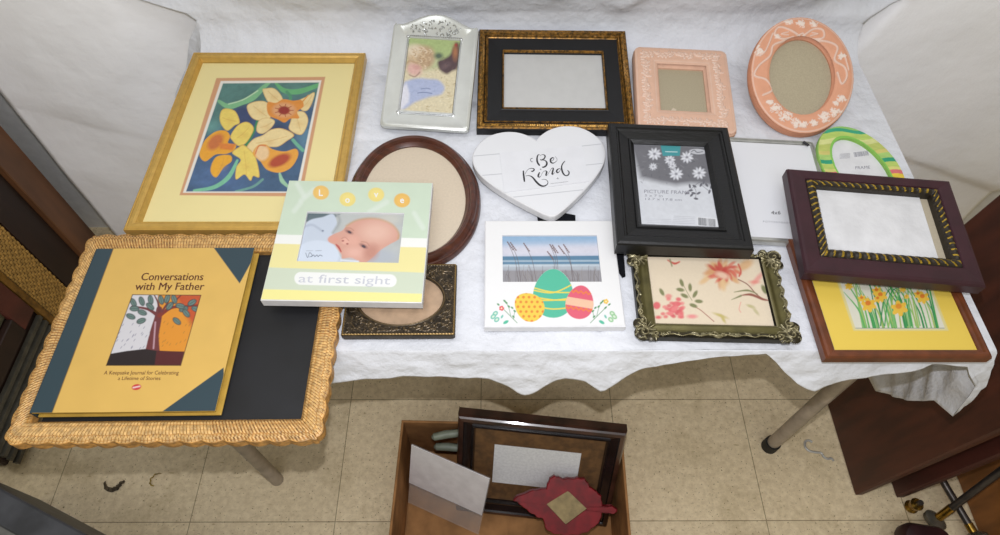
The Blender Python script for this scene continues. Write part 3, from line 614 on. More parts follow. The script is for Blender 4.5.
# ------------------------------------------------------------------ silver frame
def silver():
    r = thing('picture_frame', 'silver arched-top photo frame with picture of a child beside a hen', 'picture frame', (-.116, .783, .76, -4.7, 18), .012)
    def outline(ins, z, n=40):
        w, h = .0755-ins, .203; P = []
        y0 = 0+ins; P += [(-w, y0+.006, z), (-w+.002, y0+.002, z), (-w+.007, y0, z), (w-.007, y0, z), (w-.002, y0+.002, z), (w, y0+.006, z), (w, h-.006-ins, z), (w-.003, h-ins, z)]
        for k in range(n+1):
            u = 1-2*k/n; x = (w-.006)*u; y = h-.002-ins+.024*max(0, math.cos(min(abs(u)*1.12, 1)*math.pi/2))**1.3*1.0; P.append((x, y, z))
        P += [(-w+.003, h-ins, z), (-w, h-.006-ins, z)]
        return P
    mb = MB(); L = [outline(i, z) for i, z in ((.001, 0), (0, .004), (.001, .009), (.004, .0112), (.006, .0112), (.0072, .0103))]
    # inner opening loop with matching count
    n = len(L[0]); op = []
    for (x, y, z) in L[-1]:
        a = math.atan2((y-.101)/.073, x/.045); s = max(abs(math.cos(a)), abs(math.sin(a))); op.append((.045*math.cos(a)/s, .101+.073*math.sin(a)/s))
    mb.loft(L+[[(x, y, .0098) for x, y in op], [(x*.985, .101+(y-.101)*.985, .008) for x, y in op], [(x*.985, .101+(y-.101)*.985, .001) for x, y in op]], 0, wrap=True)
    mb.build('frame_body', M_silver, r, True)
    mb = MB()
    for s in (0, .0022): mb.tube([(-.046, .028-s, .0105), (.046, .028-s, .0105)], .0009, 8)
    for x in (-.0465, .0465): mb.tube([(x, .028, .0105), (x, .174, .0105)], .0011, 8)
    random.seed(3)
    for k in range(26): x = -.043+k*.0034; mb.tube([(x, .1765, .0108), (x+.002, .1765, .0116)], .0013, 6)
    for k in range(95):
        x = random.uniform(-.044, .044); ym = .184+.028*max(0, math.cos(x/.075*1.1*math.pi/2))**1.3; y = random.uniform(.181, ym); a = random.uniform(0, 6.28); q = random.uniform(.002, .004)
        mb.tube([(x, y, .0100), (x+q*.5*math.cos(a), y+q*.5*math.sin(a), .0122), (x+q*math.cos(a), y+q*math.sin(a), .0105)], .0009, 6)
    for (x, y) in [(-.0465, .028), (.0465, .028), (-.0465, .174), (.0465, .174)]: mb.tube([(x, y, .0095), (x, y, .0125), (x, y, .0135)], [.003, .0026, .001], 8)
    mb.build('embossed_crest', mat('bright_silver', (236, 238, 238), .16, .85, .05), r, True)
    c = Canvas(Q['silver'][0], Q['silver'][1], 390, 30, 5.95, 1900); c.bg((190, 196, 150)); c.mottle(.08, .01, 4)
    c.poly([(100, 40), (425, 60), (410, 200), (240, 160), (110, 110)], (172, 190, 128), soft=15); c.poly([(60, 250), (420, 220), (400, 520), (30, 520)], (222, 210, 176), soft=16); c.mottle(.10, .003, 9)
    rng = random.Random(50)
    for k in range(170):
        x, y = rng.uniform(50, 400), rng.uniform(225, 500); c.line([(x, y), (x+rng.uniform(-20, 20), y+rng.uniform(-9, 9))], rng.uniform(2, 5), rng.choice([(240, 232, 206), (186, 164, 118), (210, 190, 146), (164, 140, 98)]), smooth=False, alpha=.6, soft=1.5)
    c.ell(180, 165, 82, 74, (206, 182, 148), soft=14); c.ell(215, 165, 50, 66, (182, 152, 118), rot=20, soft=14, alpha=.7); c.ell(140, 120, 46, 34, (232, 216, 190), soft=14, alpha=.8)
    for k in range(70):
        a = rng.uniform(0, 6.28); q = rng.uniform(10, 74); x, y = 180+q*math.cos(a), 160+q*math.sin(a)*.9; c.line([(x, y), (x+9, y+3), (x+12, y+14), (x+3, y+17)], rng.uniform(3, 6), rng.choice([(238, 222, 196), (170, 136, 100), (196, 164, 124), (222, 196, 160)]), alpha=.65, soft=2)
    c.ell(142, 236, 46, 34, (224, 180, 168), rot=25, soft=12); c.ell(160, 222, 22, 14, (204, 152, 142), rot=10, soft=8, alpha=.7); c.line([(116, 268), (148, 278), (178, 252)], 6, (140, 96, 92), soft=4, alpha=.8); c.line([(100, 200), (120, 185), (165, 200)], 8, (190, 156, 122), soft=5)
    c.poly([(285, 190), (320, 172), (355, 150), (378, 104), (395, 75), (414, 100), (404, 220), (370, 245), (335, 262), (295, 235)], (84, 62, 66), soft=9, smooth=True); c.ell(388, 132, 15, 42, (168, 112, 74), soft=10); c.ell(330, 215, 30, 16, (110, 88, 92), rot=-30, soft=8, alpha=.7); c.ell(290, 155, 24, 18, (88, 104, 86), soft=10); c.ell(393, 90, 8, 9, (160, 60, 52), soft=4)
    for k in range(14): x, y = rng.uniform(300, 400), rng.uniform(160, 245); c.line([(x, y), (x-10, y+10)], 3, rng.choice([(60, 44, 50), (120, 92, 84)]), smooth=False, alpha=.6)
    c.poly([(78, 330), (110, 300), (170, 288), (230, 292), (290, 300), (325, 345), (300, 385), (240, 398), (150, 430), (70, 470)], (176, 186, 216), soft=9, smooth=True); c.poly([(58, 350), (100, 318), (116, 380), (112, 430), (60, 482)], (226, 226, 236), soft=9)
    for k in range(12): x, y = rng.uniform(110, 290), rng.uniform(305, 390); c.line([(x, y), (x+rng.uniform(15, 40), y+rng.uniform(-6, 10))], 6, rng.choice([(194, 204, 228), (156, 168, 202)]), smooth=False, alpha=.5, soft=4)
    c.line([(185, 352), (215, 347), (240, 352)], 4, (120, 132, 168)); c.line([(165, 376), (200, 372), (250, 378)], 5, (120, 132, 168)); c.mottle(.10, .0025, 12)
    c.build('child_photo', M_print, .0085, r)
    panel('backing', -.068, .01, .068, .195, -.001, .003, M_felt, r)
    mb = MB(); mb.box(-.02, .05, -.003, .02, .17, -.0012); mb.build('easel_strut', M_felt, r)
silver()

# ------------------------------------------------------------------ black and gold frame
def blackgold():
    t = .02; r = thing('picture_frame', 'wide black panel frame with ribbed antique gold borders, empty, behind the white heart', 'picture frame', (.105, .782, .762, -.6, 8), t)
    w, h = .267, .226; rails = (.046, .046, .051, .050)
    def off(si, s, u, fr):
        if .12 < fr < .24: return (0, .0009*abs(math.sin(math.pi*s/.0032)))
        if .27 < fr < .36: return (0, .0016*abs(math.sin(math.pi*s/.0042)))
        if .93 < fr < .99: return (0, .0010*abs(math.sin(math.pi*s/.0036)))
        return (0, 0)
    prof = [(0, 0), (0, .013), (.03, .0155), (.08, .0165), (.13, .0155), (.18, .0175), (.23, .0165), (.26, .014), (.285, .0155), (.31, .017), (.335, .0155), (.36, .0135), (.38, .0125), (.90, .0105), (.93, .0115), (.95, .0135), (.975, .0125), (1, .010), (1, 0)]
    fm = [2, 2, 0, 0, 1, 0, 0, 2, 0, 0, 0, 0, 2, 2, 0, 0, 0, 2]
    rframe('frame_moulding', w, h, rails, prof, [M_goldd, mat('bright_rub', (186, 142, 66), .35, .5, .35, 300), M_blackm], fm, r, step=.0008, off=off)
    panel('grey_backing_paper', -.092, .046, .091, .179, .003, .0055, M_grayp, r, .0005)
    panel('easel_backing', -.11, .02, .11, .2, .0003, .0025, M_felt, r)
blackgold()

# ------------------------------------------------------------------ coral plaster frames
def plaster_common(c, ring_in, ring_out):
    n = vnoise(c.LX+3, c.LY+3, .0045, 21, 2); return n
def pinksq():
    t = .018; r = thing('picture_frame', 'square coral plaster frame with raised white-washed leaves, right of black and gold', 'picture frame', (.324, .776, .76, -3.8, 6), t)
    w, h = .168, .194; rails = (.044, .044, .043, .050)
    body = mat('coral_plaster', (231, 185, 158), .7, 0, .03, 60)
    rframe('plaster_body', w, h, rails, [(0, 0), (0, .012), (.06, .0155), (.5, .0155), (.85, .0135), (1, .009), (1, 0)], [body], [0]*6, r, crad=.014, smooth=True)
    c = Canvas(Q['pinksq'][0], Q['pinksq'][1], 620, 0, 3.568, 1500); c.bg((233, 190, 164)); c.mottle(.05, .01, 3)
    X, Y = c.LX, c.LY; dx = np.maximum(np.abs(X)-(w/2-.014), 0); dy = np.maximum(np.abs(Y-h/2)-(h/2-.014), 0); dout = .014-np.hypot(dx, dy)
    dout = np.minimum(dout, np.minimum(w/2-np.abs(X), h/2-np.abs(Y-h/2))); din = np.maximum(np.abs(X)-.042, np.abs(Y-(.050+.0505))-.0525)
    c.mask = ((dout > .0015) & (din > .001)).astype(float)
    z = np.clip(dout/.008, 0, 1)**.5*.003+np.clip(din/.010, 0, 1)**.6*.0030
    band = (din > .009) & (dout > .007); leaf = np.zeros_like(X)
    rng = random.Random(5)
    pts = []
    for k in range(19): pts += [(-.064+k*.0071, .1745), (-.064+k*.0071, .022)]
    for k in range(19): pts += [(-.0635, .028+k*.0077), (.0635, .028+k*.0077)]
    for (px, py) in pts:
        a = rng.uniform(0, 3.14)
        for q in range(3):
            aa = a+q*1.05; ux, uy = math.cos(aa), math.sin(aa); cx, cy = px+ux*.004, py+uy*.004; U = (X-cx)*ux+(Y-cy)*uy; Vv = -(X-cx)*uy+(Y-cy)*ux
            leaf = np.maximum(leaf, np.clip(1-(U/.0060)**2-(Vv/.0024)**2, 0, 1))
    leaf = leaf*np.clip((din-.006)/.004, 0, 1)*np.clip((dout-.005)/.004, 0, 1)
    c.z = z+leaf**.7*.0022-.002
    crest = np.clip((leaf-.1)*4, 0, 1)*np.clip((.75-leaf)*3, 0, 1)*1.0+np.clip((leaf-.8)*5, 0, 1)*.5
    line = np.exp(-((din-.0065)/.0008)**2)*.3+np.exp(-((dout-.0045)/.0008)**2)*.3; wht = np.clip(crest+line, 0, 1)*(0.6+.6*vnoise(X+2, Y+2, .006, 6, 2))
    wht = np.clip(wht, 0, 1)[..., None]; c.col = c.col*(1-wht)+lin((244, 228, 216))*wht
    c.build('embossed_face', M_ceram, .0145, r)
    panel('backing_board', -.043, .046, .043, .156, .003, .006, M_taupe, r)
    mb = MB(); mb.add([(-.026, .049, .0063), (-.020, .046, .0063), (-.012, .058, .0063), (-.018, .062, .0063)], [(0, 1, 2, 3)]); mb.build('price_tag', M_cream, r)
pinksq()

def pinkoval():
    t = .018; r = thing('picture_frame', 'oval coral plaster frame with white-washed ribbon bow and roses, leaning on the sheet', 'picture frame', (.509, .774, .76, -8, 25), t)
    a, b = .086, .1055; cy = .1055; rot = math.radians(4)
    body = mat('coral_plaster', (226, 158, 124), .7, 0, .03, 60)
    mb = MB(); L = []
    for fr, z in [(0, 0), (0, .009), (.08, .0135), (.3, .0155), (.8, .0145), (1, .008), (1, 0)]: L.append(eloop(0, cy-.001*fr, a-.033*fr, b-.0365*fr, z, 120, rot))
    mb.loft(L, 0, wrap=True); mb.build('plaster_body', body, r, True)
    c = Canvas(Q['pinkoval'][0], Q['pinkoval'][1], 620, 0, 3.568, 1500); c.bg((230, 166, 132)); c.mottle(.06, .01, 3)
    X0, Y0 = c.LX, c.LY-cy; X = X0*math.cos(rot)+Y0*math.sin(rot); Y = -X0*math.sin(rot)+Y0*math.cos(rot)
    k1 = np.sqrt((X/a)**2+(Y/b)**2); dout = (1-k1)*.09; k2 = np.sqrt((X/.0535)**2+((Y+.001)/.0695)**2); din = (k2-1)*.06
    c.mask = ((dout > .001) & (din > .0005)).astype(float)
    base = np.clip(dout/.010, 0, 1)**.5*.0035+np.clip(din/.006, 0, 1)**.6*.003-.0035
    W = (246, 228, 214); c.z[:] = 0
    def rb(p, w=5, hz=.0016): c.line(p, w*1.5, W, hz=hz, alpha=.6)
    # bow and ribbons (drawing frame of the zoomed picture)
    rb([(640, 128), (600, 105), (565, 98), (552, 125), (580, 140), (620, 132)]); rb([(655, 128), (690, 105), (722, 108), (725, 135), (690, 140), (655, 130)]); rb([(600, 115), (575, 122), (600, 126)], 3); rb([(685, 118), (705, 122), (680, 128)], 3)
    rb([(640, 125), (652, 120), (655, 133), (640, 135), (640, 125)], 4)
    rb([(615, 140), (575, 150), (545, 165), (535, 200), (495, 235), (480, 270), (520, 285), (545, 320), (510, 340)]); rb([(690, 145), (740, 150), (775, 170), (765, 215), (800, 240), (808, 275), (790, 300), (775, 260)])
    rb([(500, 200), (520, 180), (545, 120)], 4); rb([(800, 195), (815, 250)], 4)
    rng = random.Random(8)
    def rose(x, y, s):
        for k in range(int(s*2.2)):
            aa = rng.uniform(0, 6.28); q = rng.uniform(0, s); px, py = x+q*math.cos(aa), y+q*math.sin(aa)*.8
            ang = rng.uniform(0, 6.28); c.line([(px+4*math.cos(ang), py+4*math.sin(ang)), (px, py+2), (px+4*math.cos(ang+2), py+3*math.sin(ang+2))], 3.6, W, hz=.0014, alpha=.85)
    for (x, y, s) in [(555, 385, 22), (590, 415, 24), (630, 440, 20), (730, 420, 24), (770, 400, 22), (690, 440, 14), (790, 350, 18), (770, 370, 12), (600, 78, 15), (645, 85, 18), (690, 85, 14), (495, 185, 15), (560, 130, 8), (535, 365, 12), (790, 200, 14), (490, 165, 8), (655, 445, 12)]: rose(x, y, s)
    rim = (np.exp(-((dout-.0035)/.001)**2)*.5)[..., None]; c.col = c.col*(1-rim)+lin(W)*rim
    c.z = base+c.z*np.clip(dout/.004, 0, 1)*np.clip(din/.003, 0, 1)
    c.build('embossed_face', M_ceram, .0158, r)
    mb = MB(); mb.loft([eloop(0, cy-.001, .0575, .073, z, 80, rot) for z in (.002, .005)], 0, cap=True); mb.build('backing_board', M_taupe, r)
    mb = MB(); mb.add([(-.012, .125, -.0005), (.012, .125, -.0005), (.018, .092, -.041), (-.018, .092, -.041), (-.012, .122, -.0025), (.012, .122, -.0025), (.018, .089, -.042), (-.018, .089, -.042)], [(0, 1, 2, 3), (7, 6, 5, 4), (0, 4, 5, 1), (1, 5, 6, 2), (2, 6, 7, 3), (3, 7, 4, 0)]); mb.build('easel_strut', M_felt, r)
pinkoval()

# ------------------------------------------------------------------ dark oval wood frame
def darkoval():
    r = thing('picture_frame', 'oval dark walnut frame with empty cream backing, half under the baby frame', 'picture frame', (-.123, .509, .762, 0, 1), .021)
    mb = MB(); L = []; rot = math.radians(8)
    for fr, z in [(0, 0), (0, .006), (.10, .010), (.2, .0105), (.28, .017), (.45, .021), (.62, .0195), (.72, .0145), (.8, .0145), (.86, .0125), (1, .009), (1, 0)]: L.append(eloop(0, .131, .103-.0235*fr, .131-.0235*fr, z, 160, rot))
    mb.loft(L, 0, wrap=True); mb.build('walnut_moulding', M_walnut, r, True)
    mb = MB(); mb.loft([eloop(0, .131, .085, .113, z, 100, rot) for z in (.002, .0065)], 0, cap=True); mb.build('backing_board', M_cream, r)
darkoval()

# ------------------------------------------------------------------ heart
def heart():
    t = .013; r = thing('picture_frame', 'white planked wooden heart frame lettered Be Kind', 'picture frame', (.085, .595, .765, 6.9, 0), t)
    half = [(0, .158), (.010, .170), (.028, .1815), (.050, .186), (.075, .181), (.095, .164), (.107, .140), (.106, .114), (.094, .088), (.070, .058), (.040, .029), (.015, .008), (.004, .001)]
    P = spl(half, 6); R = [(x, y) for x, y in P]; full = [(-x, y) for x, y in R[::-1]][:-1]+R
    full = [(x*1.0+.004, (y-.002)*(1.0 if x > 0 else 1+.22*x)) for x, y in full]
    def lp(ins, z):
        cx, cy = .003, .11; return [(cx+(x-cx)*(1-ins), cy+(y-cy)*(1-ins), z) for x, y in full]
    mb = MB(); mb.loft([lp(0, 0), lp(0, .0118), lp(.012, .0128)], 0, cap=True); mb.build('heart_board', M_white, r)
    c = Canvas(Q['heart'][0], Q['heart'][1], 460, 120, 4.865, 1500); c.bg((236, 237, 240)); c.mottle(.01, .03)
    # keep only the inside of the outline
    fx = np.array(full); ins = np.zeros(c.LX.shape, bool); d2 = np.full(c.LX.shape, 9.)
    for (x1, y1), (x2, y2) in zip(fx, np.roll(fx, -1, 0)):
        if y1 != y2: cnd = (y1 > c.LY) != (y2 > c.LY); ins ^= cnd & (c.LX < (x2-x1)*(c.LY-y1)/(y2-y1)+x1)
        dx, dy = x2-x1, y2-y1; tt = np.clip(((c.LX-x1)*dx+(c.LY-y1)*dy)/(dx*dx+dy*dy+1e-12), 0, 1); d2 = np.minimum(d2, (c.LX-x1-tt*dx)**2+(c.LY-y1-tt*dy)**2)
    c.mask = (ins & (np.sqrt(d2) > .0016)).astype(float)
    g = (176, 178, 184)
    for p, q in [((60, 178), (200, 166)), ((590, 129), (705, 117)), ((90, 273), (205, 264)), ((605, 222), (720, 211)), ((210, 383), (645, 337)), ((200, 166), (590, 129))]:
        c.line([p, q], 2.4, g, smooth=False); 
    c.build('plank_face', M_printm, .013, r)
    # raised insert with the lettering
    quad = [(192, 165), (592, 128), (628, 303), (215, 357)]; lq = [c.local(*p) for p in quad]
    mb = MB(); mb.loft([[(x, y, z) for x, y in lq] for z in (.0132, .0142)], 0, cap=True); mb.build('insert_card', mat('insert_white', (236, 237, 241), .5, var=.01), r)
    x0 = min(p[0] for p in lq); x1 = max(p[0] for p in lq); y0 = min(p[1] for p in lq); y1 = max(p[1] for p in lq)
    mb = MB(); k = Canvas(Q['heart'][0], Q['heart'][1], 510, 150, 13.37, 60)
    def stroke(pts, ws, n=10):
        S = spl(pts, n); W = np.interp(np.linspace(0, 1, len(S)), np.linspace(0, 1, len(ws)), ws); A = []; B = []
        for i in range(len(S)):
            d = S[min(i+1, len(S)-1)]-S[max(i-1, 0)]; d = d/(np.hypot(*d)+1e-9); nn = np.array([-d[1], d[0]])*W[i]/2
            A.append(k.local(*(S[i]+nn))); B.append(k.local(*(S[i]-nn)))
        v = [(x, y, .0145) for x, y in A+B]; n2 = len(A); mb.add(v, [(i, i+1, n2+i+1, n2+i) for i in range(n2-1)])
    f = 9
    stroke([(395, 75), (372, 85), (360, 125), (365, 175), (385, 210), (400, 222)], [5, 14, 20, 24, 22, 12])
    stroke([(400, 90), (440, 75), (468, 95), (455, 130), (420, 148), (400, 140)], [4, 6, 18, 16, 14, 6]); stroke([(430, 150), (470, 155), (492, 190), (480, 225), (445, 245), (425, 240)], [5, 12, 24, 22, 18, 6])
    stroke([(545, 170), (575, 150), (585, 125), (565, 118), (542, 140), (545, 175), (570, 190), (600, 180), (628, 150), (618, 118), (600, 100)], [3, 5, 8, 14, 22, 20, 14, 7, 4, 4, 3])
    stroke([(305, 125), (280, 130), (275, 155), (290, 175), (300, 165)], [5, 7, 8, 6, 4])
    stroke([(178, 290), (180, 340), (188, 400), (192, 440)], [16, 22, 24, 16]); stroke([(200, 340), (225, 290), (265, 262), (310, 262), (322, 280), (300, 300), (280, 295)], [4, 5, 6, 10, 18, 16, 8])
    stroke([(205, 362), (255, 358), (300, 380), (350, 440), (400, 485), (450, 498), (495, 475), (505, 440), (475, 410), (420, 408)], [5, 8, 18, 26, 24, 18, 12, 8, 6, 3])
    stroke([(396, 312), (382, 340), (376, 366), (390, 378), (412, 362)], [12, 22, 22, 12, 3])
    stroke([(412, 362), (434, 318), (458, 296), (482, 296), (490, 312), (480, 350), (496, 352)], [3, 3, 5, 12, 22, 20, 5])
    stroke([(402, 268), (414, 276)], [12, 12])
    stroke([(500, 350), (530, 300), (555, 262), (578, 260), (570, 300), (562, 335), (578, 335), (600, 310)], [3, 4, 6, 14, 22, 20, 8, 3])
    stroke([(665, 262), (635, 275), (622, 300), (635, 318), (660, 300), (680, 260), (700, 210), (735, 165), (715, 180), (690, 230), (695, 290), (715, 335), (745, 358), (780, 345), (788, 310), (765, 285)], [8, 16, 22, 14, 6, 5, 5, 4, 10, 16, 22, 20, 12, 16, 16, 6])
    stroke([(632, 380), (640, 410)], [3, 3]); stroke([(618, 397), (655, 392)], [3, 3]); stroke([(540, 464), (600, 458), (690, 447), (775, 437)], [2.5, 2.5, 2.5, 2.5])
    mb.build('lettering', M_ink, r)
heart()

# ------------------------------------------------------------------ Easter egg frame
def easter():
    t = .013; r = thing('picture_frame', 'white frame with three painted Easter eggs below a beach photo', 'picture frame', (.084, .412, .755, .2, 1), t)
    w, h = .192, .179; rails = (.026, .026, .027, .071)
    rframe('frame_board', w, h, rails, [(0, 0), (0, .0118), (.05, .0127), (1, .0127), (1, 0)], [M_white], [0]*4, r)
    c = Canvas(Q['easter'][0], Q['easter'][1], 470, 205, 3.965, 1500); c.bg((240, 240, 240))
    ex = lambda cx, cy, rx, ry, rot, col: None
    m0 = ((c.LX > -.0695) & (c.LX < .0695) & (c.LY > .0718) & (c.LY < .1515))
    def egg(cx, cy, rx, ry, rot, col, soft=None):
        a = math.radians(rot); P = []
        for k in range(40):
            t_ = 2*math.pi*k/40; x = rx*math.sin(t_)*(1-.14*math.cos(t_)); y = -ry*math.cos(t_); P.append((cx+x*math.cos(a)-y*math.sin(a), cy+x*math.sin(a)+y*math.cos(a)))
        return P
    E1 = egg(330, 348, 80, 97, 0, 0); E2 = egg(234, 401, 54, 62, -52, 0); E3 = egg(435, 383, 55, 67, 8, 0)
    c.poly(E1, (86, 190, 158)); sd1 = c.poly(E1, (0, 0, 0), ret=True)
    for p in [[(248, 335), (330, 345), (410, 310)], [(250, 325), (320, 342), (412, 345)], [(255, 375), (330, 375), (410, 366)], [(252, 362), (330, 374), (400, 374)], [(275, 402), (330, 410), (390, 405)]]:
        k = c.col.copy(); c.line(p, 5, (238, 214, 84)); a = (sd1 > 0)[..., None]; c.col = np.where(a, c.col, k)
    c.poly(E2, (240, 206, 80)); sd2 = c.poly(E2, (0, 0, 0), ret=True)
    for i in range(-4, 5):
        for j in range(-4, 5):
            x, y = 234+i*22+(j % 2)*11, 401+j*19
            k = c.col.copy(); c.ell(x, y, 5.5, 5.5, (230, 140, 56)); a = (sd2 > 0)[..., None]; c.col = np.where(a, c.col, k)
    c.poly(E3, (226, 98, 120)); sd3 = c.poly(E3, (0, 0, 0), ret=True); k = c.col.copy()
    c.poly([(370, 358), (500, 380), (500, 412), (370, 390)], (240, 196, 164)); 
    for y0 in (335, 402):
        c.line([(380+i*10, y0+i*1.4+(5 if i % 2 else -5)) for i in range(12)], 5, (236, 130, 60), smooth=False)
    c.col = np.where((sd3 > 0)[..., None], c.col, k)
    gr, tl = (86, 150, 96), (120, 196, 178)
    def sprig(x, mir):
        s = -1 if mir else 1
        L = lambda p: [(x+s*a, b) for a, b in p]
        c.line(L([(95, 465), (60, 430), (30, 400)]), 2.5, gr); c.line(L([(70, 440), (60, 400), (45, 380)]), 2, gr); c.line(L([(80, 450), (85, 420)]), 2, gr)
        for (a, b) in [(20, 392), (45, 378), (62, 400), (52, 385), (85, 418), (75, 405), (35, 405), (80, 440)]: c.ell(x+s*a, b, 6, 3.4, gr, rot=40*s)
        for (a, b) in [(8, 428), (14, 452), (0, 440)]: c.ell(x+s*a, b, 12, 9, (150, 200, 150) if mir else tl, rot=-40*s); c.ell(x+s*a, b, 6, 4, (220, 236, 214), rot=-40*s)
        c.ell(x+s*50, 462, 12, 6, (86, 190, 158), rot=-30*s); c.ell(x+s*35, 440, 8, 4, tl, rot=-60*s)
        col = (240, 196, 70) if mir else (228, 92, 100)
        for k in range(5): aa = k*1.257; c.ell(x+s*33+6*math.cos(aa), (380 if mir else 407)+6*math.sin(aa), 4.5, 4.5, col)
        c.ell(x+s*33, 380 if mir else 407, 3, 3, (250, 240, 200))
    sprig(92, False); sprig(572, True)
    c.mask = 1-(m0 & ~(sd1 > -1)).astype(float); c.mask[(np.abs(c.LX) > .0953) | (c.LY < .0007) | (c.LY > .1783)] = 0
    c.build('painted_front', M_printm, .0131, r)
    # beach photo
    q = Canvas((-.0715, .0705, .0715, .153), [c_ for c_ in [(501.5, 233.9), (598.6, 233.7), (603.9, 281.6), (500.9, 281.9)]], 470, 205, 3.965, 1700); q.bg((196, 206, 224))
    q.poly([(100, 90), (560, 90), (560, 140), (100, 150)], (150, 182, 212), soft=16); q.poly([(100, 160), (560, 150), (560, 190), (100, 195)], (214, 214, 226), soft=12)
    q.poly([(100, 196), (560, 192), (560, 232), (100, 236)], (88, 130, 160), soft=2); q.poly([(100, 212), (560, 210), (560, 216), (100, 218)], (178, 198, 212), soft=3); q.poly([(100, 228), (560, 226), (560, 234), (100, 238)], (196, 208, 216), soft=3)
    q.poly([(100, 238), (560, 234), (560, 250), (100, 252)], (176, 184, 192), soft=3); q.poly([(100, 251), (560, 249), (560, 330), (100, 330)], (150, 148, 152), soft=4); q.mottle(.05, .004, 4)
    rng = random.Random(4)
    for k in range(46):
        x = rng.uniform(135, 515); hgt = rng.uniform(30, 75); q.line([(x, 305), (x+rng.uniform(-8, 4), 305-hgt*.5), (x+rng.uniform(-18, 6), 305-hgt)], 1.4, rng.choice([(110, 100, 100), (140, 130, 124), (96, 88, 92)]), alpha=.8)
    for (x, y, xb) in [(150, 140, 190), (162, 142, 200), (215, 145, 262), (320, 150, 345), (330, 152, 350), (355, 155, 420), (375, 150, 410), (310, 178, 340)]:
        q.line([(xb, 300), ((x+xb)/2+8, 210), (x, y)], 1.8, (104, 92, 92)); 
        for s in range(5): q.ell(x+s*5, y+s*7, 4, 2.5, (120, 92, 88), rot=50)
    q.build('beach_photo', M_print, .0098, r)
    panel('photo_rebate', -.0725, .0695, .0725, .154, .003, .0096, M_white, r)
    mb = MB(); mb.add([(-.014, .16, .001), (.040, .16, .001), (.0425, .196, .001), (.014, .2035, .001), (-.016, .197, .001)]+[(-.014, .16, .004), (.040, .16, .004), (.0425, .196, .004), (.014, .2035, .004), (-.016, .197, .004)], [(5, 6, 7, 8, 9), (4, 3, 2, 1, 0)]+[(i, (i+1) % 5, (i+1) % 5+5, i+5) for i in range(5)]); mb.build('easel_strut', M_felt, r)
easter()

# ------------------------------------------------------------------ black frame
def blackframe():
    t = .025; r = thing('picture_frame', 'distressed black wood frame with packaging sheet of white daisies reading PICTURE FRAME', 'picture frame', (.269, .518, .795, -2.7, 0), t)
    w, h = .192, .24; rails = (.0405, .0395, .0330, .046)
    rframe('frame_moulding', w, h, rails, [(0, 0), (0, .021), (.03, .0235), (.1, .025), (.28, .0245), (.31, .0225), (.36, .0222), (.42, .0195), (.78, .0155), (.80, .0172), (.86, .0172), (1, .012), (1, 0)], [M_black], [0]*12, r)
    c = Canvas((-.0555, .045, .0565, .208), [(633.9, 140.5), (705.0, 143.2), (719.4, 226.5), (642.6, 223.6)], 630, 135, 5.35, 1700); c.bg((212, 215, 221)); c.mottle(.02, .03)
    c.poly([(0, 20), (430, 40), (460, 262), (400, 250), (330, 246), (250, 256), (160, 240), (60, 215)], (112, 112, 118), soft=16); c.mottle(.05, .004, 3); c.mottle(.05, .012, 6)
    rng = random.Random(6)
    for k in range(60): x, y = rng.uniform(50, 430), rng.uniform(60, 245); c.line([(x, y), (x+rng.uniform(-18, 18), y+rng.uniform(-18, 18))], 3, rng.choice([(70, 70, 76), (150, 150, 156), (90, 90, 96)]), alpha=.6)
    for (x, y, s) in [(135, 85, 38), (218, 118, 30), (310, 103, 36), (252, 195, 38), (375, 190, 38), (128, 155, 22), (232, 150, 22)]:
        for k in range(10): a = k*.628+x; c.ell(x+s*.55*math.cos(a), y+s*.48*math.sin(a), s*.40, s*.17, (226, 228, 234) if k % 2 else (206, 208, 216), rot=math.degrees(a), soft=2.5)
        c.ell(x, y, s*.2, s*.17, (140, 140, 148), soft=3)
    c.poly([(168, 38), (276, 42), (272, 95), (180, 96)], (62, 152, 158)); c.line([(195, 72), (258, 74)], 4, (210, 232, 232), smooth=False)
    c.ell(368, 72, 46, 15, (196, 198, 204), rot=3); c.line([(335, 72), (350, 64), (365, 76), (395, 72)], 4, (90, 90, 98))
    rng = random.Random(2)
    for p in [[(300, 310), (340, 270), (380, 240), (430, 245)], [(355, 330), (358, 290), (345, 265)], [(380, 250), (430, 290)]]: c.line(p, 2.5, (110, 110, 118))
    for (x, y) in [(310, 300), (330, 285), (358, 330), (345, 300), (372, 300), (335, 310), (385, 255), (415, 255), (430, 292), (440, 265), (400, 240), (350, 262), (325, 262)]: c.ell(x, y, 12, 6, (104, 104, 112), rot=rng.uniform(0, 180)); 
    c.poly([(362, 428), (470, 436), (474, 482), (366, 476)], (226, 228, 232))
    for k in range(17): c.line([(370+k*5.6, 434+k*.5), (372+k*5.6, 472+k*.5)], rng.choice([1.6, 3, 4]), (76, 78, 84), smooth=False)
    for k in range(5): c.line([(240-k*2, 425+k*9), (350, 430+k*9)], 1.6, (176, 178, 186), smooth=False)
    for k in range(3): c.line([(100, 440+k*9), (225, 444+k*9)], 1.4, (184, 186, 194), smooth=False)
    c.build('daisy_insert', M_print, .0105, r)
    mb = MB(); c.text(mb, 'PICTURE FRAME', 202, 303, 19, 0, .0108, rot=1.5, width=244); c.text(mb, '5 x 7 in', 132, 320, 12, 0, .0108, rot=1.5, width=95); c.text(mb, '12.7 x 17.8 cm', 182, 340, 12, 0, .0108, rot=1.5, width=195)
    mb.build('insert_lettering', M_inkg, r)
    panel('backing', -.058, .042, .059, .211, .002, .0095, M_felt, r)
    mb = MB(); v = [(-.088, .05), (-.0772, .05), (-.0772, -.022), (-.0815, -.024), (-.088, -.012)]
    mb.loft([[(x, y, z) for x, y in v] for z in (-.0262, -.0235)], 0, cap=True); mb.build('easel_foot', M_felt, r)
blackframe()

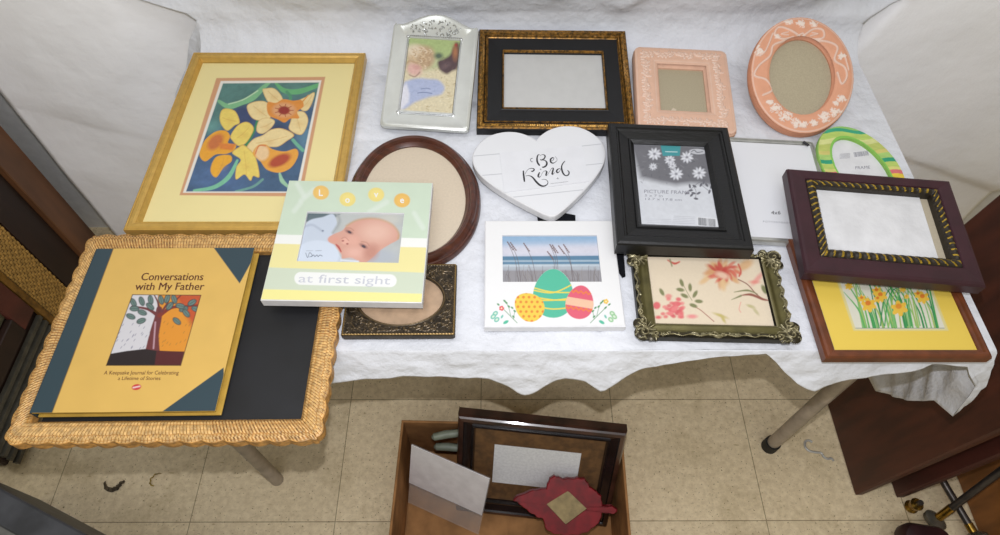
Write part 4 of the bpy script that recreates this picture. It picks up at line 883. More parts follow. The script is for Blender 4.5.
# ------------------------------------------------------------------ white frame under the black one
def whiteframe():
    t = .011; r = thing('picture_frame', 'thin silver-edged frame with plain white insert, between the black and burgundy frames', 'picture frame', (.43, .555, .755, -4, 0), t)
    def off(si, s, u, fr): return (0, 0)
    ms = mat('brushed_silver', (214, 214, 208), .28, .7, .05)
    rframe('metal_rim', .178, .214, (.008,)*4, [(0, 0), (0, .008), (.2, .0105), (.4, .0105), (.5, .0085), (1, .0085), (1, 0)], [ms], [0]*6, r, crad=.006, smooth=False)
    mb = MB(); mb.tube([(.070, .2095, .0115), (.077, .2020, .0115)], [.0022, .0022], 8); mb.build('corner_clip', M_ink, r)
    c = Canvas(Q['white'][0], Q['white'][1], 735, 195, 13.37, 300); c.rect = Q['white'][0]; c.bg((240, 241, 245)); c.build('white_insert', M_print, .0083, r)
    mb = MB(); c.text(mb, '4x6', 545, 262, 48, 0, .0086, width=125); mb.build('size_lettering', M_ink, r); mb = MB(); c.text(mb, 'P O T T E R Y B A R N', 560, 380, 26, 0, .0086, rot=3, width=375)
    mb.build('maker_lettering', M_inkg, r)
    panel('backing', -.083, .006, .083, .206, .001, .0065, M_white, r)
whiteframe()

# ------------------------------------------------------------------ green striped oval
def green():
    t = .010; r = thing('picture_frame', 'oval frame striped in lime, teal and yellow, half hidden behind the burgundy frame', 'picture frame', (.591, .61, .752, 0, 5), t)
    rot = math.radians(15); a, b = .062, .088; cy = .089
    mb = MB(); L = []
    for fr, z in [(0, 0), (0, .008), (.06, .0092), (1, .0092), (1, 0)]: L.append(eloop(-.001*fr, cy-.004*fr, a-.0225*fr, b-.022*fr, z, 120, rot))
    mb.loft(L, 0, wrap=True); mb.build('oval_board', mat('lime_edge', (150, 205, 90), .5, 0, .05), r)
    c = Canvas(Q['green'][0], Q['green'][1], 800, 0, 2.326, 1500); c.bg((196, 214, 130)); c.mottle(.08, .006, 3)
    X = c.LX*math.cos(rot)+(c.LY-cy)*math.sin(rot); Y = -c.LX*math.sin(rot)+(c.LY-cy)*math.cos(rot)
    # wavy horizontal bands (own coordinates of the oval)
    bands = [(.092, (150, 205, 110)), (.079, (60, 170, 130)), (.072, (190, 216, 110)), (.060, (222, 226, 150)), (.050, (196, 206, 110)), (.036, (216, 206, 120)), (.0285, (176, 214, 120)), (.018, (52, 165, 124)), (.010, (192, 214, 110)), (.000, (222, 222, 130)), (-.006, (226, 120, 120)), (-.014, (240, 210, 70)), (-.03, (196, 214, 110)), (-.05, (60, 170, 130)), (-.06, (216, 220, 130)), (-.1, (196, 214, 110))]
    yy = c.LY-cy+.003*np.sin(c.LX*90); col = np.zeros_like(c.col); col[:] = lin(bands[-1][1])
    for (y, cl) in bands[::-1]: col = np.where((yy < y)[..., None] & True, col, col)
    for i in range(len(bands)):
        lo = bands[i+1][0] if i+1 < len(bands) else -1; m_ = (yy <= bands[i][0]) & (yy > lo); col[m_] = lin(bands[i][1])
    n = (vnoise(c.LX*.4+3, c.LY+3, .004, 7, 2)-.5)*.25; c.col = np.clip(col*(1+n[..., None]), 0, 1)
    k1 = np.sqrt((X/(a-.0006))**2+(Y/(b-.0006))**2); k2 = np.sqrt(((X+.001)/(a-.0225))**2+((Y+.004)/(b-.022))**2); c.mask = ((k1 < 1) & (k2 > 1)).astype(float)
    e = (k2 < 1.08)[..., None]; c.col = np.where(e, lin((140, 205, 90)), c.col)
    c.build('striped_face', M_printm, .0094, r)
    mb = MB(); mb.loft([eloop(-.001, cy, .0415, .068, z, 80, rot) for z in (.001, .0045)], 0, cap=True); mb.build('label_sheet', M_white, r)
    c2 = Canvas(Q['green'][0], Q['green'][1], 830, 140, 13.37, 100); mb = MB(); rng = random.Random(3)
    for k in range(16):
        x = 325+k*12.5; y = 150-k*1.7; wv = rng.choice([4, 6, 8]); p = [c2.local(*q) for q in ((x, y), (x+wv, y), (x+wv+18, y+62), (x+18, y+62))]; mb.add([(a_, b_, .0048) for a_, b_ in p], [(0, 1, 2, 3)])
    for k in range(6):
        y = 170+k*12; p = [c2.local(*q) for q in ((140, y), (280, y-10), (282, y-7), (141, y+3))]; mb.add([(a_, b_, .0048) for a_, b_ in p], [(0, 1, 2, 3)])
    c2.text(mb, 'FRAME', 450, 370, 40, 0, .0048, rot=-3, sx=1.2)
    mb.build('barcode', M_inkg, r)
green()

# ------------------------------------------------------------------ burgundy rope frame
def purple():
    t = .020; r = thing('picture_frame', 'burgundy frame with dark and gold rope inner edge holding a blank white sheet', 'picture frame', (.549, .467, .79, -5.7, 2), t)
    w, h = .242, .185; rails = (.040, .036, .0335, .042)
    rframe('burgundy_moulding', w, h, (.0265, .0215, .0165, .0300), [(0, 0), (0, .0165), (.08, .0195), (.22, .020), (.92, .0185), (1, .0165), (1, 0)], [M_burg], [0]*6, r)
    # twisted rope lip
    mb = MB(); l0 = (.0255, .0215, .0165, .0290); l1 = (.0400, .0325, .0275, .0435); K = 9; pitch = .0150; step = .0013
    nx, ny = int(w/step), int(h/step); loops = []
    for k in range(K+1):
        fr = k/K; rl = tuple(a+(b-a)*fr for a, b in zip(l0, l1))
        def off(si, s, u, f_, fr=fr): return (0, .0014*abs(math.sin(math.pi*(s/pitch+fr*.9)))**.7)
        loops.append(rloop(w, h, rl, 1.0, .0150+.0055*math.sin(math.pi*fr), nx, ny, off=off))
    n = len(loops[0]); V = [p for l in loops for p in l]; F = []; mm = []
    seg = [(i/nx*w, 0) for i in range(nx)]+[(i/ny*h, 1) for i in range(ny)]+[(i/nx*w, 2) for i in range(nx)]+[(i/ny*h, 3) for i in range(ny)]
    for k in range(K):
        for i in range(n):
            j = (i+1) % n; F.append((k*n+i, k*n+j, (k+1)*n+j, (k+1)*n+i)); ph = ((seg[i][0]/pitch+(k+.5)/K*.9) % 1.0); mm.append(0 if .38 < ph < .62 and .15 < (k+.5)/K < .9 else 1)
    mb.add(V, F, mm)
    inner = [loops[-1], [(x, y, .004) for x, y, z in loops[-1]]]; mb.loft(inner, 1); mb.build('rope_lip', [M_rope1, M_rope2], r, True)
    mb = MB()
    mb.box(-.0815, .040, .003, .0765, .160, .0075, 0, .0006); mb.build('blank_sheet', mat('foam_sheet', (236, 236, 238), .7, 0, .03, 30, bump=.001, bscale=90), r)
    panel('backing_strip', .0765, .036, .095, .160, .002, .005, M_beige, r)
purple()

# ------------------------------------------------------------------ brown frame with yellow mat and small daffodils
def brown():
    t = .017; r = thing('picture_frame', 'brown wood frame with bright yellow mat and small print of growing daffodils', 'picture frame', (.549, .365, .76, 0, 0), t)
    w, h = .221, .194
    rframe('wood_moulding', w, h, (.0165, .0135, .018, .0135), [(0, 0), (0, .012), (.12, .0155), (.3, .017), (.55, .0165), (.65, .0135), (.9, .0125), (1, .010), (1, 0)], [M_brown], [0]*8, r)
    c = Canvas(Q['brown'][0], Q['brown'][1], 820, 270, 5.944, 1500); c.bg((240, 208, 88)); c.mottle(.015, .03)
    c.poly([(65, -40), (610, -40), (765, 360), (200, 360)], (226, 214, 150), soft=3); art = [(85, -30), (600, -30), (745, 350), (212, 350)]
    keep = c.col.copy(); sd = c.poly(art, (0, 0, 0), ret=True); c.bg((226, 224, 206)); rng = random.Random(11)
    greens = [(64, 158, 84), (96, 176, 96), (130, 190, 110), (48, 140, 80), (160, 190, 100)]
    for k in range(44):
        xb = rng.uniform(225, 720); top = rng.uniform(-20, 180); bend = rng.uniform(-70, 60); xt = xb+bend-(340-top)*.28
        c.line([(xb, 340), (xb-(340-top)*.12+bend*.2, (340+top)/2), (xt, top)], [rng.uniform(8, 14), rng.uniform(6, 11), 3], rng.choice(greens))
    for k in range(4): xb = 420+k*25; c.line([(xb-60, 330), (xb-40, 180), (xb+5, 110), (xb+60, 170), (xb+100, 330)], [8, 7, 5, 7, 8], rng.choice(greens))
    def fl(x, y, s, oc=(226, 130, 50)):
        for k in range(6): a = k*1.047+.3; c.ell(x+s*.62*math.cos(a), y+s*.55*math.sin(a), s*.55, s*.34, (242, 196, 70), rot=math.degrees(a))
        c.ell(x-s*.1, y-s*.3, s*.42, s*.36, oc); 
    for a_ in [(172, 95, 22, (226, 180, 60)), (250, 170, 22), (290, 208, 40), (338, 125, 26), (362, 155, 34), (472, 228, 44, (230, 150, 50)), (585, 145, 24), (612, 165, 34), (492, 115, 18, (236, 200, 80)), (515, 158, 14, (220, 160, 70)), (345, 172, 22)]: fl(*a_)
    c.line([(190, 345), (740, 345)], 3, (60, 90, 60), smooth=False)
    a = np.clip(.5+sd/(2*c.aa), 0, 1)[..., None]; c.col = keep*(1-a)+c.col*a
    c.build('print_and_mat', M_print, .0108, r); panel('backing', -.097, .009, .099, .18, .001, .009, M_beige, r)
brown()

# ------------------------------------------------------------------ ornate pewter frame
def ornate():
    t = .018; r = thing('picture_frame', 'ornate green-grey pewter frame with scroll corners around floral fabric', 'picture frame', (.300, .391, .762, -1.4, 1), t)
    hw, y0, y1 = .1065, 0, .139; ow, oy0, oy1 = .081, .021, .131
    c = Canvas(Q['ornate2'][0], Q['ornate2'][1], 620, 230, 4.116, 1900); X, Y = c.LX, c.LY
    cyy = (y0+y1)/2
    # outline: scalloped, with lobed corners
    def lobes(u, L): return .0022*np.cos(u/L*2*np.pi*3)
    ex = hw-.0035+.0035*np.clip((np.abs(Y-cyy)-.045)/.02, 0, 1)+.0016*np.cos(Y*330)
    ey = (y1-y0)/2-.003+.0035*np.clip((np.abs(X)-.07)/.03, 0, 1)+.0014*np.cos(X*260)+.0022*np.exp(-(X/.012)**2)
    dx = ex-np.abs(X); dy = ey-np.abs(Y-cyy); d = np.minimum(dx, dy)
    for sx in (-1, 1):
        for sy in (-1, 1):
            for (ax, ay, q) in [(.101, .064, .011), (.104, .050, .0085), (.088, .0685, .0085)]:
                d = np.maximum(d, q-np.hypot(X-sx*ax, (Y-cyy)-sy*ay))
    cut = np.zeros_like(d)
    din = np.maximum(np.abs(X)-ow, np.maximum(oy0-Y, Y-oy1)); c.mask = ((d > 0) & (din > 0)).astype(float)
    c.bg((104, 97, 58)); c.mottle(.3, .012, 4)
    prof = np.clip(din/.004, 0, 1)*.003-.004*np.exp(-((din-.010)/.006)**2)+np.clip(d/.005, 0, 1)**.5*.004
    g = np.zeros_like(X); rng = random.Random(21)
    def sc(pts, w_, h_):
        P = spl(pts, 7); best = np.full(X.shape, -1.)
        for i in range(len(P)-1):
            (xa, ya), (xb, yb) = P[i], P[i+1]; ux, uy = xb-xa, yb-ya; L = ux*ux+uy*uy+1e-12; t_ = np.clip(((X-xa)*ux+(Y-ya)*uy)/L, 0, 1); best = np.maximum(best, w_/2-np.hypot(X-xa-t_*ux, Y-ya-t_*uy))
        return h_*np.sqrt(np.clip(best/(w_/2), 0, 1))
    def spiral(cx, cy, r0, a0, turns, s=1):
        return [(cx+s*(r0*(1-k/14))*math.cos(a0+turns*6.28*k/14), cy+(r0*(1-k/14))*math.sin(a0+turns*6.28*k/14)) for k in range(14)]
    H = 0
    for sx in (-1, 1):
        for sy in (-1, 1):
            cx, cy = sx*.099, cyy+sy*.062
            for (ox, oy, r0, a0) in [(0, 0, .010, 0), (0, -sy*.016, .0065, 1.5), (-sx*.017, sy*.003, .0062, 3), (sx*.002, -sy*.028, .0045, 0), (-sx*.029, sy*.005, .004, 2)]:
                H = np.maximum(H, sc(spiral(cx+ox, cy+oy, r0, a0, 1.4, sx), .0024, .0034))
            for k in range(6): a = k*.5; H = np.maximum(H, sc([(cx-sx*.004, cy-sy*.004), (cx-sx*(.004+.013*math.cos(a)), cy-sy*(.004+.013*math.sin(a)))], .0026, .0026))
    for sy in (-1, 1):
        yb = cyy+sy*.0655
        H = np.maximum(H, sc([(-.072+.144*k/24, yb+sy*.0018*math.cos((-.072+.144*k/24)*260)) for k in range(25)], .0022, .0026))
        H = np.maximum(H, sc(spiral(-.006, yb-sy*.0015, .005, 0, 1), .002, .003)); H = np.maximum(H, sc(spiral(.006, yb-sy*.0015, .005, 3, 1, -1), .002, .003))
    for sx in (-1, 1):
        xb = sx*.1015; H = np.maximum(H, sc([(xb+sx*.0016*math.cos((cyy-.04+.08*k/20)*330), cyy-.04+.08*k/20) for k in range(21)], .0022, .0026))
    hn = np.clip(H/.003, 0, 1)
    lip = np.exp(-((din-.0012)/.001)**2); hn2 = np.clip(hn+lip*.6, 0, 1)[..., None]
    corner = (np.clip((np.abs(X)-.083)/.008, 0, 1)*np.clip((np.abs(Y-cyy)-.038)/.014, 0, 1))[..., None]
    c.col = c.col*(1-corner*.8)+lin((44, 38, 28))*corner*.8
    c.col = c.col*(1-hn2)+lin((168, 158, 122))*hn2
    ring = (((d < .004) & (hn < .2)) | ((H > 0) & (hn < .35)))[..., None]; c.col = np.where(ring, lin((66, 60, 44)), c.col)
    rn = 1-np.abs(vnoise(X*.9+3, Y+3, .006, 66, 2)-.5)*2; bandm = np.clip(1-(d-.0055)/.0015, 0, 1)*np.clip(d/.0008, 0, 1)
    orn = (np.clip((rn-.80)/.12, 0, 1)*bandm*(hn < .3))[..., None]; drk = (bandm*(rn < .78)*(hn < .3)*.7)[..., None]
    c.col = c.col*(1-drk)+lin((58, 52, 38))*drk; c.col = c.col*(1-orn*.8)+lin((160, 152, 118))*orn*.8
    c.z = prof+H*.9+orn[..., 0]*.0012
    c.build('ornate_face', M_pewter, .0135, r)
    mb = MB(); L = [rloop(2*hw-.008, .133, (.022, .022, .014, .021), f, z, 40, 30, y0=.003, crad=.004) for f, z in ((0, 0), (0, .0115), (1, .0115), (1, 0))]
    mb.loft(L, 0, wrap=True); mb.build('cast_body', mat('dark_pewter', (56, 52, 38), .5, .5, .2, 80), r, True)
    c = Canvas(Q['ornate'][0], Q['ornate'][1], 640, 250, 5.947, 1500); c.bg((230, 214, 188)); c.mottle(.03, .002, 2)
    rng = random.Random(14); red, tan, pk, gn = (206, 92, 78), (220, 172, 118), (222, 110, 112), (132, 134, 92)
    for k in range(26): a = rng.uniform(0, 6.28); q = rng.uniform(20, 90); c.ell(480+q*1.35*math.cos(a), 130+q*math.sin(a)*.95, 34, 13, rng.choice([tan, (228, 190, 140), (214, 150, 100)]), rot=math.degrees(a), soft=6, alpha=.7)
    for k in range(34): a = rng.uniform(0, 6.28); q = rng.uniform(5, 66); c.ell(500+q*1.3*math.cos(a), 120+q*.9*math.sin(a), 26, 9, rng.choice([red, (196, 76, 66), (220, 120, 96)]), rot=math.degrees(a)+20, soft=4, alpha=.8)
    c.ell(490, 150, 40, 18, (236, 196, 170), rot=20, soft=8); c.ell(625, 90, 50, 26, tan, rot=-30, soft=10, alpha=.8); c.line([(585, 85), (600, 125), (590, 155)], 10, red, soft=4)
    c.line([(585, 175), (640, 205), (690, 260), (730, 290)], 6, (140, 84, 74)); c.line([(600, 270), (660, 265), (730, 292), (770, 300)], [4, 16, 14, 4], (150, 92, 76), soft=3); c.line([(560, 250), (640, 240), (700, 262)], [3, 12, 3], gn, soft=3); c.line([(545, 295), (600, 272)], [3, 12], gn, soft=3)
    for k in range(60): a = rng.uniform(0, 6.28); q = rng.uniform(0, 60); c.ell(200+q*1.2*math.cos(a), 350+q*1.1*math.sin(a), 14, 10, rng.choice([pk, (230, 132, 130), (210, 92, 98)]), soft=4, alpha=.85)
    c.ell(100, 330, 22, 22, pk, soft=5); c.ell(170, 275, 20, 14, pk, soft=5, alpha=.7); c.ell(310, 395, 30, 12, (232, 150, 146), soft=6); c.ell(110, 400, 18, 10, pk, soft=5)
    c.line([(300, 330), (350, 350), (400, 390), (440, 425)], 5, (170, 110, 96)); c.line([(245, 180), (280, 250), (310, 300)], 3, gn)
    for (x, y, a) in [(248, 195, 70), (298, 222, 85), (240, 236, 10), (328, 262, -60), (265, 272, 25), (350, 305, 5), (318, 330, 20), (130, 250, 60)]: c.ell(x, y, 24, 11, gn, rot=a, soft=3)
    c.line([(165, 60), (205, 80), (235, 70)], [6, 14, 8], red, soft=4); c.line([(178, 55), (190, 95)], 7, gn, soft=4); c.ell(700, 170, 45, 14, (230, 150, 140), rot=-50, soft=8, alpha=.8); c.ell(680, 190, 30, 10, (226, 130, 120), soft=6, alpha=.7)
    c.ell(740, 235, 30, 14, gn, rot=60, soft=4); c.ell(660, 335, 26, 9, (196, 186, 140), rot=20, soft=4); c.ell(690, 365, 28, 9, (200, 190, 150), rot=50, soft=4); c.ell(480, 390, 40, 8, (196, 180, 110), rot=20, soft=5); c.ell(495, 410, 26, 8, (196, 180, 110), rot=60, soft=5); c.line([(600, 310), (590, 350), (600, 370)], 4, (228, 150, 140), soft=3)
    c.build('floral_fabric', M_printm, .0118, r); panel('backing', -.082, .019, .082, .133, .001, .011, M_beige, r)
ornate()

# ------------------------------------------------------------------ engraved bronze frame with oval opening
def engraved():
    t = .012; r = thing('picture_frame', 'small dark bronze engraved frame with oval opening, below the baby frame', 'picture frame', (-.127, .397, .76, .4, 0), t)
    w, h = .152, .115; A, B, cx, cy = .058, .041, 0, .057
    c = Canvas(Q['engr'][0], Q['engr'][1], 330, 250, 5.63, 1900); X, Y = c.LX, c.LY-.0575; c.bg((66, 56, 42)); c.mottle(.25, .01, 4)
    k = np.sqrt((X/A)**2+(Y/B)**2); din = (k-1)*.045; dout = np.minimum(w/2-np.abs(X), h/2-np.abs(Y)); c.mask = ((din > 0) & (dout > .0006)).astype(float)
    n = vnoise(X+3, Y+3, .0045, 31, 2); ang = np.arctan2(Y/B, X/A)
    rel = np.exp(-((din-.0015)/.0009)**2)*.0014+np.exp(-((dout-.003)/.001)**2)*.001*(.7+.3*np.sign(np.sin((X+Y)*1500)))
    fil = np.clip(np.sin(ang*22+np.sin(k*40)*2)*np.sin(k*34+np.cos(ang*9)*2)-.15, 0, 1)*np.clip((din-.004)/.002, 0, 1)*np.clip((dout-.005)/.002, 0, 1)
    sw = np.clip(1-np.abs(vnoise(X+3, Y+3, .006, 8, 2)-.5)*14, 0, 1)*np.clip((din-.003)/.002, 0, 1)*np.clip((dout-.004)/.002, 0, 1)
    c.z = rel+fil*.0007+sw*.001; hi = np.clip(rel/.0014*.5+fil*.22+sw*.35, 0, 1)[..., None]; c.col = c.col*(1-hi)+lin((150, 124, 84))*hi
    dk = (((n < .42)) & (hi[..., 0] < .2))[..., None]; c.col = np.where(dk, c.col*.5, c.col); e = (dout < .0022)[..., None]; c.col = np.where(e, lin((150, 120, 66)), c.col)
    c.build('engraved_face', M_pewter, .0105, r)
    mb = MB(); N = 160; outer = []
    for i in range(N):
        a = 2*math.pi*i/N; s = max(abs(math.cos(a))/(w/2), abs(math.sin(a))/(h/2)); outer.append((math.cos(a)/s, .0575+math.sin(a)/s))
    inn = [(A*math.cos(math.atan2(y-.0575, x)), 0) for x, y in outer]; inn = []
    for (x, y) in outer:
        a = math.atan2((y-.0575), x); q = 1/math.sqrt((math.cos(a)/A)**2+(math.sin(a)/B)**2); inn.append((q*math.cos(a), .0575+q*math.sin(a)))
    mb.loft([[(x, y, 0) for x, y in outer], [(x, y, .0095) for x, y in outer], [(x*.992, .0575+(y-.0575)*.99, .0104) for x, y in outer], [(x, y, .0104) for x, y in inn], [(x, y, .001) for x, y in inn]], 0, wrap=True)
    mb.build('cast_body', mat('dark_bronze', (70, 60, 44), .45, .5, .2, 80), r)
    mb = MB(); mb.loft([eloop(0, .0575, A+.003, B+.003, z, 80) for z in (.001, .006)], 0, cap=True); mb.build('backing_board', mat('tan_board', (190, 160, 130), .7, 0, .06, 60, coat=.2), r)
engraved()

# ------------------------------------------------------------------ cardboard box and what it holds
def box():
    r = thing('cardboard_box', 'open cardboard box on the floor holding spare frames', 'box', (.035, .305, 0, -1.5, 0))
    x0, x1, y0, y1, H, t = -.235, .235, -.20, .175, .20, .005
    mb = MB(); mb.box(x0, y0, 0, x1, y1, .005, 0); mb.build('box_bottom', M_card, r)
    for (a, b, c_, d) in ((x0, y1-t, x1, y1), (x0, y0, x1, y0+t), (x0, y0+t, x0+t, y1-t), (x1-t, y0+t, x1, y1-t)):
        mb = MB(); mb.box(a, b, .005, c_, d, H, 0, .0012); mb.build('box_side', M_card, r)
    mb = MB(); mb.box(x0+.008, -.02, .0055, -.002, y1-.008, .008); mb.build('bottom_flap', M_card, r); mb = MB(); mb.box(.002, -.02, .0055, x1-.008, y1-.008, .0078); mb.build('bottom_flap', M_card, r)
    mb = MB(); mb.box(x0+.02, y0+.02, .0055, x1-.02, -.022, .010); mb.build('bottom_flap', M_card, r)
box()
def boxframe():
    t = .028; r = thing('picture_frame', 'large dark glossy frame standing tilted in the cardboard box, brown backing with white paper', 'picture frame', (.084, .318, .030, -6.2, 65), t)
    M = mat('espresso_gloss', (34, 26, 26), .25, 0, .2, 20, coat=.5); w, h = .338, .290
    rframe('frame_moulding', w, h, (.036,)*4, [(0, 0), (0, .018), (.06, .024), (.14, .027), (.34, .028), (.40, .024), (.8, .018), (.84, .0205), (.93, .0205), (1, .014), (1, 0)], [M, mat('dark_reddish_wood', (72, 44, 34), .3, 0, .3, 20, coat=.4)], [1, 1, 1, 1, 0, 0, 0, 0, 0, 0], r)
    panel('brown_backing', -.136, .034, .136, .256, .005, .010, M_cardd, r)
    mb = MB(); mb.box(-.092, .090, .0101, .088, .205, .0108); mb.build('white_paper', mat('speckled_paper', (248, 250, 252), .7, 0, .03, 200), r)
boxframe()
def board():
    r = thing('sign_holder', 'clear acrylic sign holder with blank white card leaning in the cardboard box', 'sign holder', (-.103, .347, .1, -23.3, 72.6), .003)
    ac = bpy.data.materials.new('clear_acrylic'); ac.use_nodes = True; N = ac.node_tree.nodes; L = ac.node_tree.links; b = N['Principled BSDF']; b.inputs['Roughness'].default_value = .08
    b.inputs['Base Color'].default_value = (.9, .9, .9, 1); tr = N.new('ShaderNodeBsdfTransparent'); mx = N.new('ShaderNodeMixShader'); mx.inputs[0].default_value = .16; L.new(tr.outputs[0], mx.inputs[1]); L.new(b.outputs[0], mx.inputs[2]); L.new(mx.outputs[0], N['Material Output'].inputs[0])
    panel('clear_sleeve', -.0865, -.085, .088, .142, .0, .0012, ac, r)
    panel('blank_card', -.0865, 0, .0865, .141, .0014, .0030, mat('blank_card', (252, 248, 250), .6, 0, .03), r)
board()
def leaf():
    r = thing('picture_frame', 'red painted scalloped wooden frame with small diamond opening, in the cardboard box', 'picture frame', (.139, .259, .128, 0, 30), .014); r.scale = (.96, .96, .96)
    L = [(-0.0995,0.0854),(-0.0607,0.1016),(-0.032,0.1063),(-0.0248,0.1238),(-0.0128,0.132),(0.0052,0.1261),(0.0351,0.1278),(0.0531,0.1249),(0.0619,0.1102),(0.078,0.0984),(0.0875,0.0867),(0.0897,0.0691),(0.1124,0.0673),(0.1213,0.0591),(0.1123,0.0533),(0.0896,0.0545),(0.0834,0.0371),(0.0672,0.0226),(0.0462,0.011),(0.0105,0.0082),(-0.0193,0.0129),(-0.0341,0.0257),(-0.037,0.0403),(-0.0549,0.0491),(-0.0757,0.0637),(-0.0906,0.0754)]
    P = spl([(x, y) for x, y in L], 5, True); P = np.array([(x+.0012*math.cos(i*1.3), y+.0012*math.sin(i*1.7)) for i, (x, y) in enumerate(P)])
    cx, cy = .02, .068; lp = lambda k, z: [(cx+(x-cx)*k, cy+(y-cy)*k, z) for x, y in P]
    D = [(0.0158, 0.1015), (0.0562, 0.0634), (0.0106, 0.0303), (-0.0309, 0.0735)]
    inn = []
    for (x, y) in P:
        dx, dy = x-.0129, y-.067; bt = 1e9
        for (ax, ay), (bx, by) in zip(D, D[1:]+D[:1]):
            ex, ey = bx-ax, by-ay; den = dx*ey-dy*ex
            if abs(den) > 1e-12:
                tt = ((ax-.0129)*ey-(ay-.067)*ex)/den; uu = ((ax-.0129)*dy-(ay-.067)*dx)/den
                if tt > 0 and -1e-6 <= uu <= 1+1e-6: bt = min(bt, tt)
        inn.append((.0129+dx*bt, .067+dy*bt))
    mb = MB(); mb.loft([lp(1, 0), lp(1, .012), lp(.975, .014), [(x, y, .014) for x, y in inn], [(x, y, .002) for x, y in inn]], 0, wrap=True)
    mb.build('red_board', mat('crimson_paint', (136, 16, 30), .45, 0, .12, 40), r)
    mb = MB(); k = [(.0129+(x-.0129)*1.04, .067+(y-.067)*1.04) for x, y in D]; mb.loft([[(x, y, z) for x, y in k] for z in (.003, .010)], 0, cap=True); mb.build('tan_backing', mat('khaki_board', (168, 148, 104), .7, 0, .08, 60), r)
leaf()
M_pg = mat('sage_paint', (138, 146, 128), .5, 0, .08, 40)
for i, (x, z, a, lb) in enumerate([(-.098, .125, 9, 'rounded sage green strip leaning behind the white card, upper of two'), (-.096, .10, -4, 'rounded sage green strip leaning behind the white card, lower of two')]):
    r = thing('frame_strip', lb, 'frame', (x, .452-.012*i, z+.075-.02*i, a, 40), 0, 'sage strips in the box')
    mb = MB(); mb.tube([(-.03, 0, 0), (-.026, .001, .001), (0, .003, .002), (.026, .001, .001), (.03, 0, 0)], [.004, .008, .009, .008, .004], 12); o = mb.build('strip_body', M_pg, r, True)
    mb = MB(); mb.tube([(-.02, 0, -.012), (.028, .0, -.014)], .006, 8); mb.build('dark_edge', M_blackm, r, True)

# ------------------------------------------------------------------ right: stacked table leaves and metal legs
M_mah = mat('mahogany', (84, 42, 27), .5, 0, .12, 8, stretch=(1, 4, 1)); M_mah2 = mat('dark_mahogany', (78, 36, 28), .5, 0, .12, 8, stretch=(1, 4, 1)); M_or = mat('chestnut_board', (156, 100, 50), .5, 0, .1, 8, stretch=(1, 4, 1))
def leafboard(name, lb, x, y0, y1, z1, tilt, m, th=.022, g='wooden leaves leaning right of the table', z0=0.0):
    r = thing(name, lb, 'wooden board', (x, y0, z0, 0, 0), 0, g); r.rotation_euler = (0, math.radians(tilt), 0)
    mb = MB(); n = 10; L = []
    def ol(ins, xx):
        P = [(xx, ins, ins), (xx, y1-y0-ins, ins)]
        for (cy_, cz_, a0) in ((y1-y0-.03, z1-z0-.03, 0), (.03, z1-z0-.03, 90)):
            for k in range(n): a = math.radians(a0+90*k/(n-1)); P.append((xx, cy_+(.03-ins)*math.cos(a), cz_+(.03-ins)*math.sin(a)))
        return P
    mb.loft([ol(.004, 0), ol(0, .004), ol(0, th-.004), ol(.004, th)], 0, cap=True); mb.build('board_panel', m, r)
    mb = MB(); mb.box(th, .05, .03, th+.012, y1-y0-.05, .06); mb.build('batten', m, r)
    return r
leafboard('table_leaf', 'front reddish-brown wooden table leaf, nearest the cloth, resting on the tile', .838, .378, .745, .82, 6.5, M_mah)
leafboard('table_leaf', 'second reddish-brown leaf just behind the front one, its lower corner showing', .932, .372, .765, .80, 6.0, M_mah2)
leafboard('card_table_top', 'orange-brown board leaning behind the two wooden leaves, at the right edge', 1.092, .10, .75, .75, 6.0, M_or, th=.012)
M_brass = mat('brass', (178, 140, 60), .25, .9, .15, 60); M_steel = mat('dark_steel_rod', (92, 86, 82), .35, .7, .1, 60); M_glassy = mat('caster_grey', (120, 116, 104), .25, .5, .1)
def rod(lb, a, b, foot, g):
    a, b = Vector(a), Vector(b); r = thing('metal_leg', lb, 'furniture leg', (a.x, a.y, 0, 0, 0), 0, g); A = Vector((0, 0, a.z)); B = b-Vector((a.x, a.y, 0))
    mb = MB(); mb.tube([A.lerp(B, .12), B], .008, 12); mb.build('rod', M_steel, r, True)
    mb = MB(); mb.tube([A, A.lerp(B, .13)], .0092, 12); mb.build('brass_ferrule', M_brass, r, True)
    d = (B-A).normalized()
    mb = MB(); mb.tube([A-d*.016, A-d*.010, A-d*.002, A+d*.006], [.010, .024, .024, .010], 20); mb.build('glide_disc', M_glassy, r, True)
rod('dark steel leg with brass ferrule rising right from the floor in lower right corner', (.990, .318, .030), (1.100, .430, .36), 0, 'metal furniture legs at lower right')
rod('dark steel leg crossing over, its brass tip towards the right edge', (1.062, .285, .030), (1.012, .46, .045), 0, 'metal furniture legs at lower right')
r = thing('brass_caster_cup', 'small brass cup standing on the tile under the second wooden leaf', 'caster cup', (.958, .350, 0, 0, 0))
mb = MB(); mb.tube([(0, 0, 0), (0, 0, .006), (0, 0, .012), (0, 0, .030), (0, 0, .034)], [.013, .015, .011, .014, .010], 24); mb.build('cup_body', M_brass, r, True)
mb = MB(); mb.tube([(0, 0, .034), (0, 0, .046)], .006, 12); mb.build('stem', M_steel, r, True)
r = thing('padded_stool', 'corner of a dark maroon padded stool at the bottom right, beside metal legs', 'stool', (.852, .196, .10, -9, 0))
mb = MB(); L = []
for ins, z in ((.012, 0), (0, .012), (0, .035), (.006, .047), (.03, .054)): L.append([(x+.055, y, z-.054) for x, y, _ in rloop(.11, .31, (1, 1, 1, 1), ins, 0, 16, 16, y0=-.20, crad=.03)])
mb.loft(L, 0, cap=True); mb.build('padded_top', mat('maroon_vinyl', (48, 14, 18), .5, 0, .15, 30), r, True)
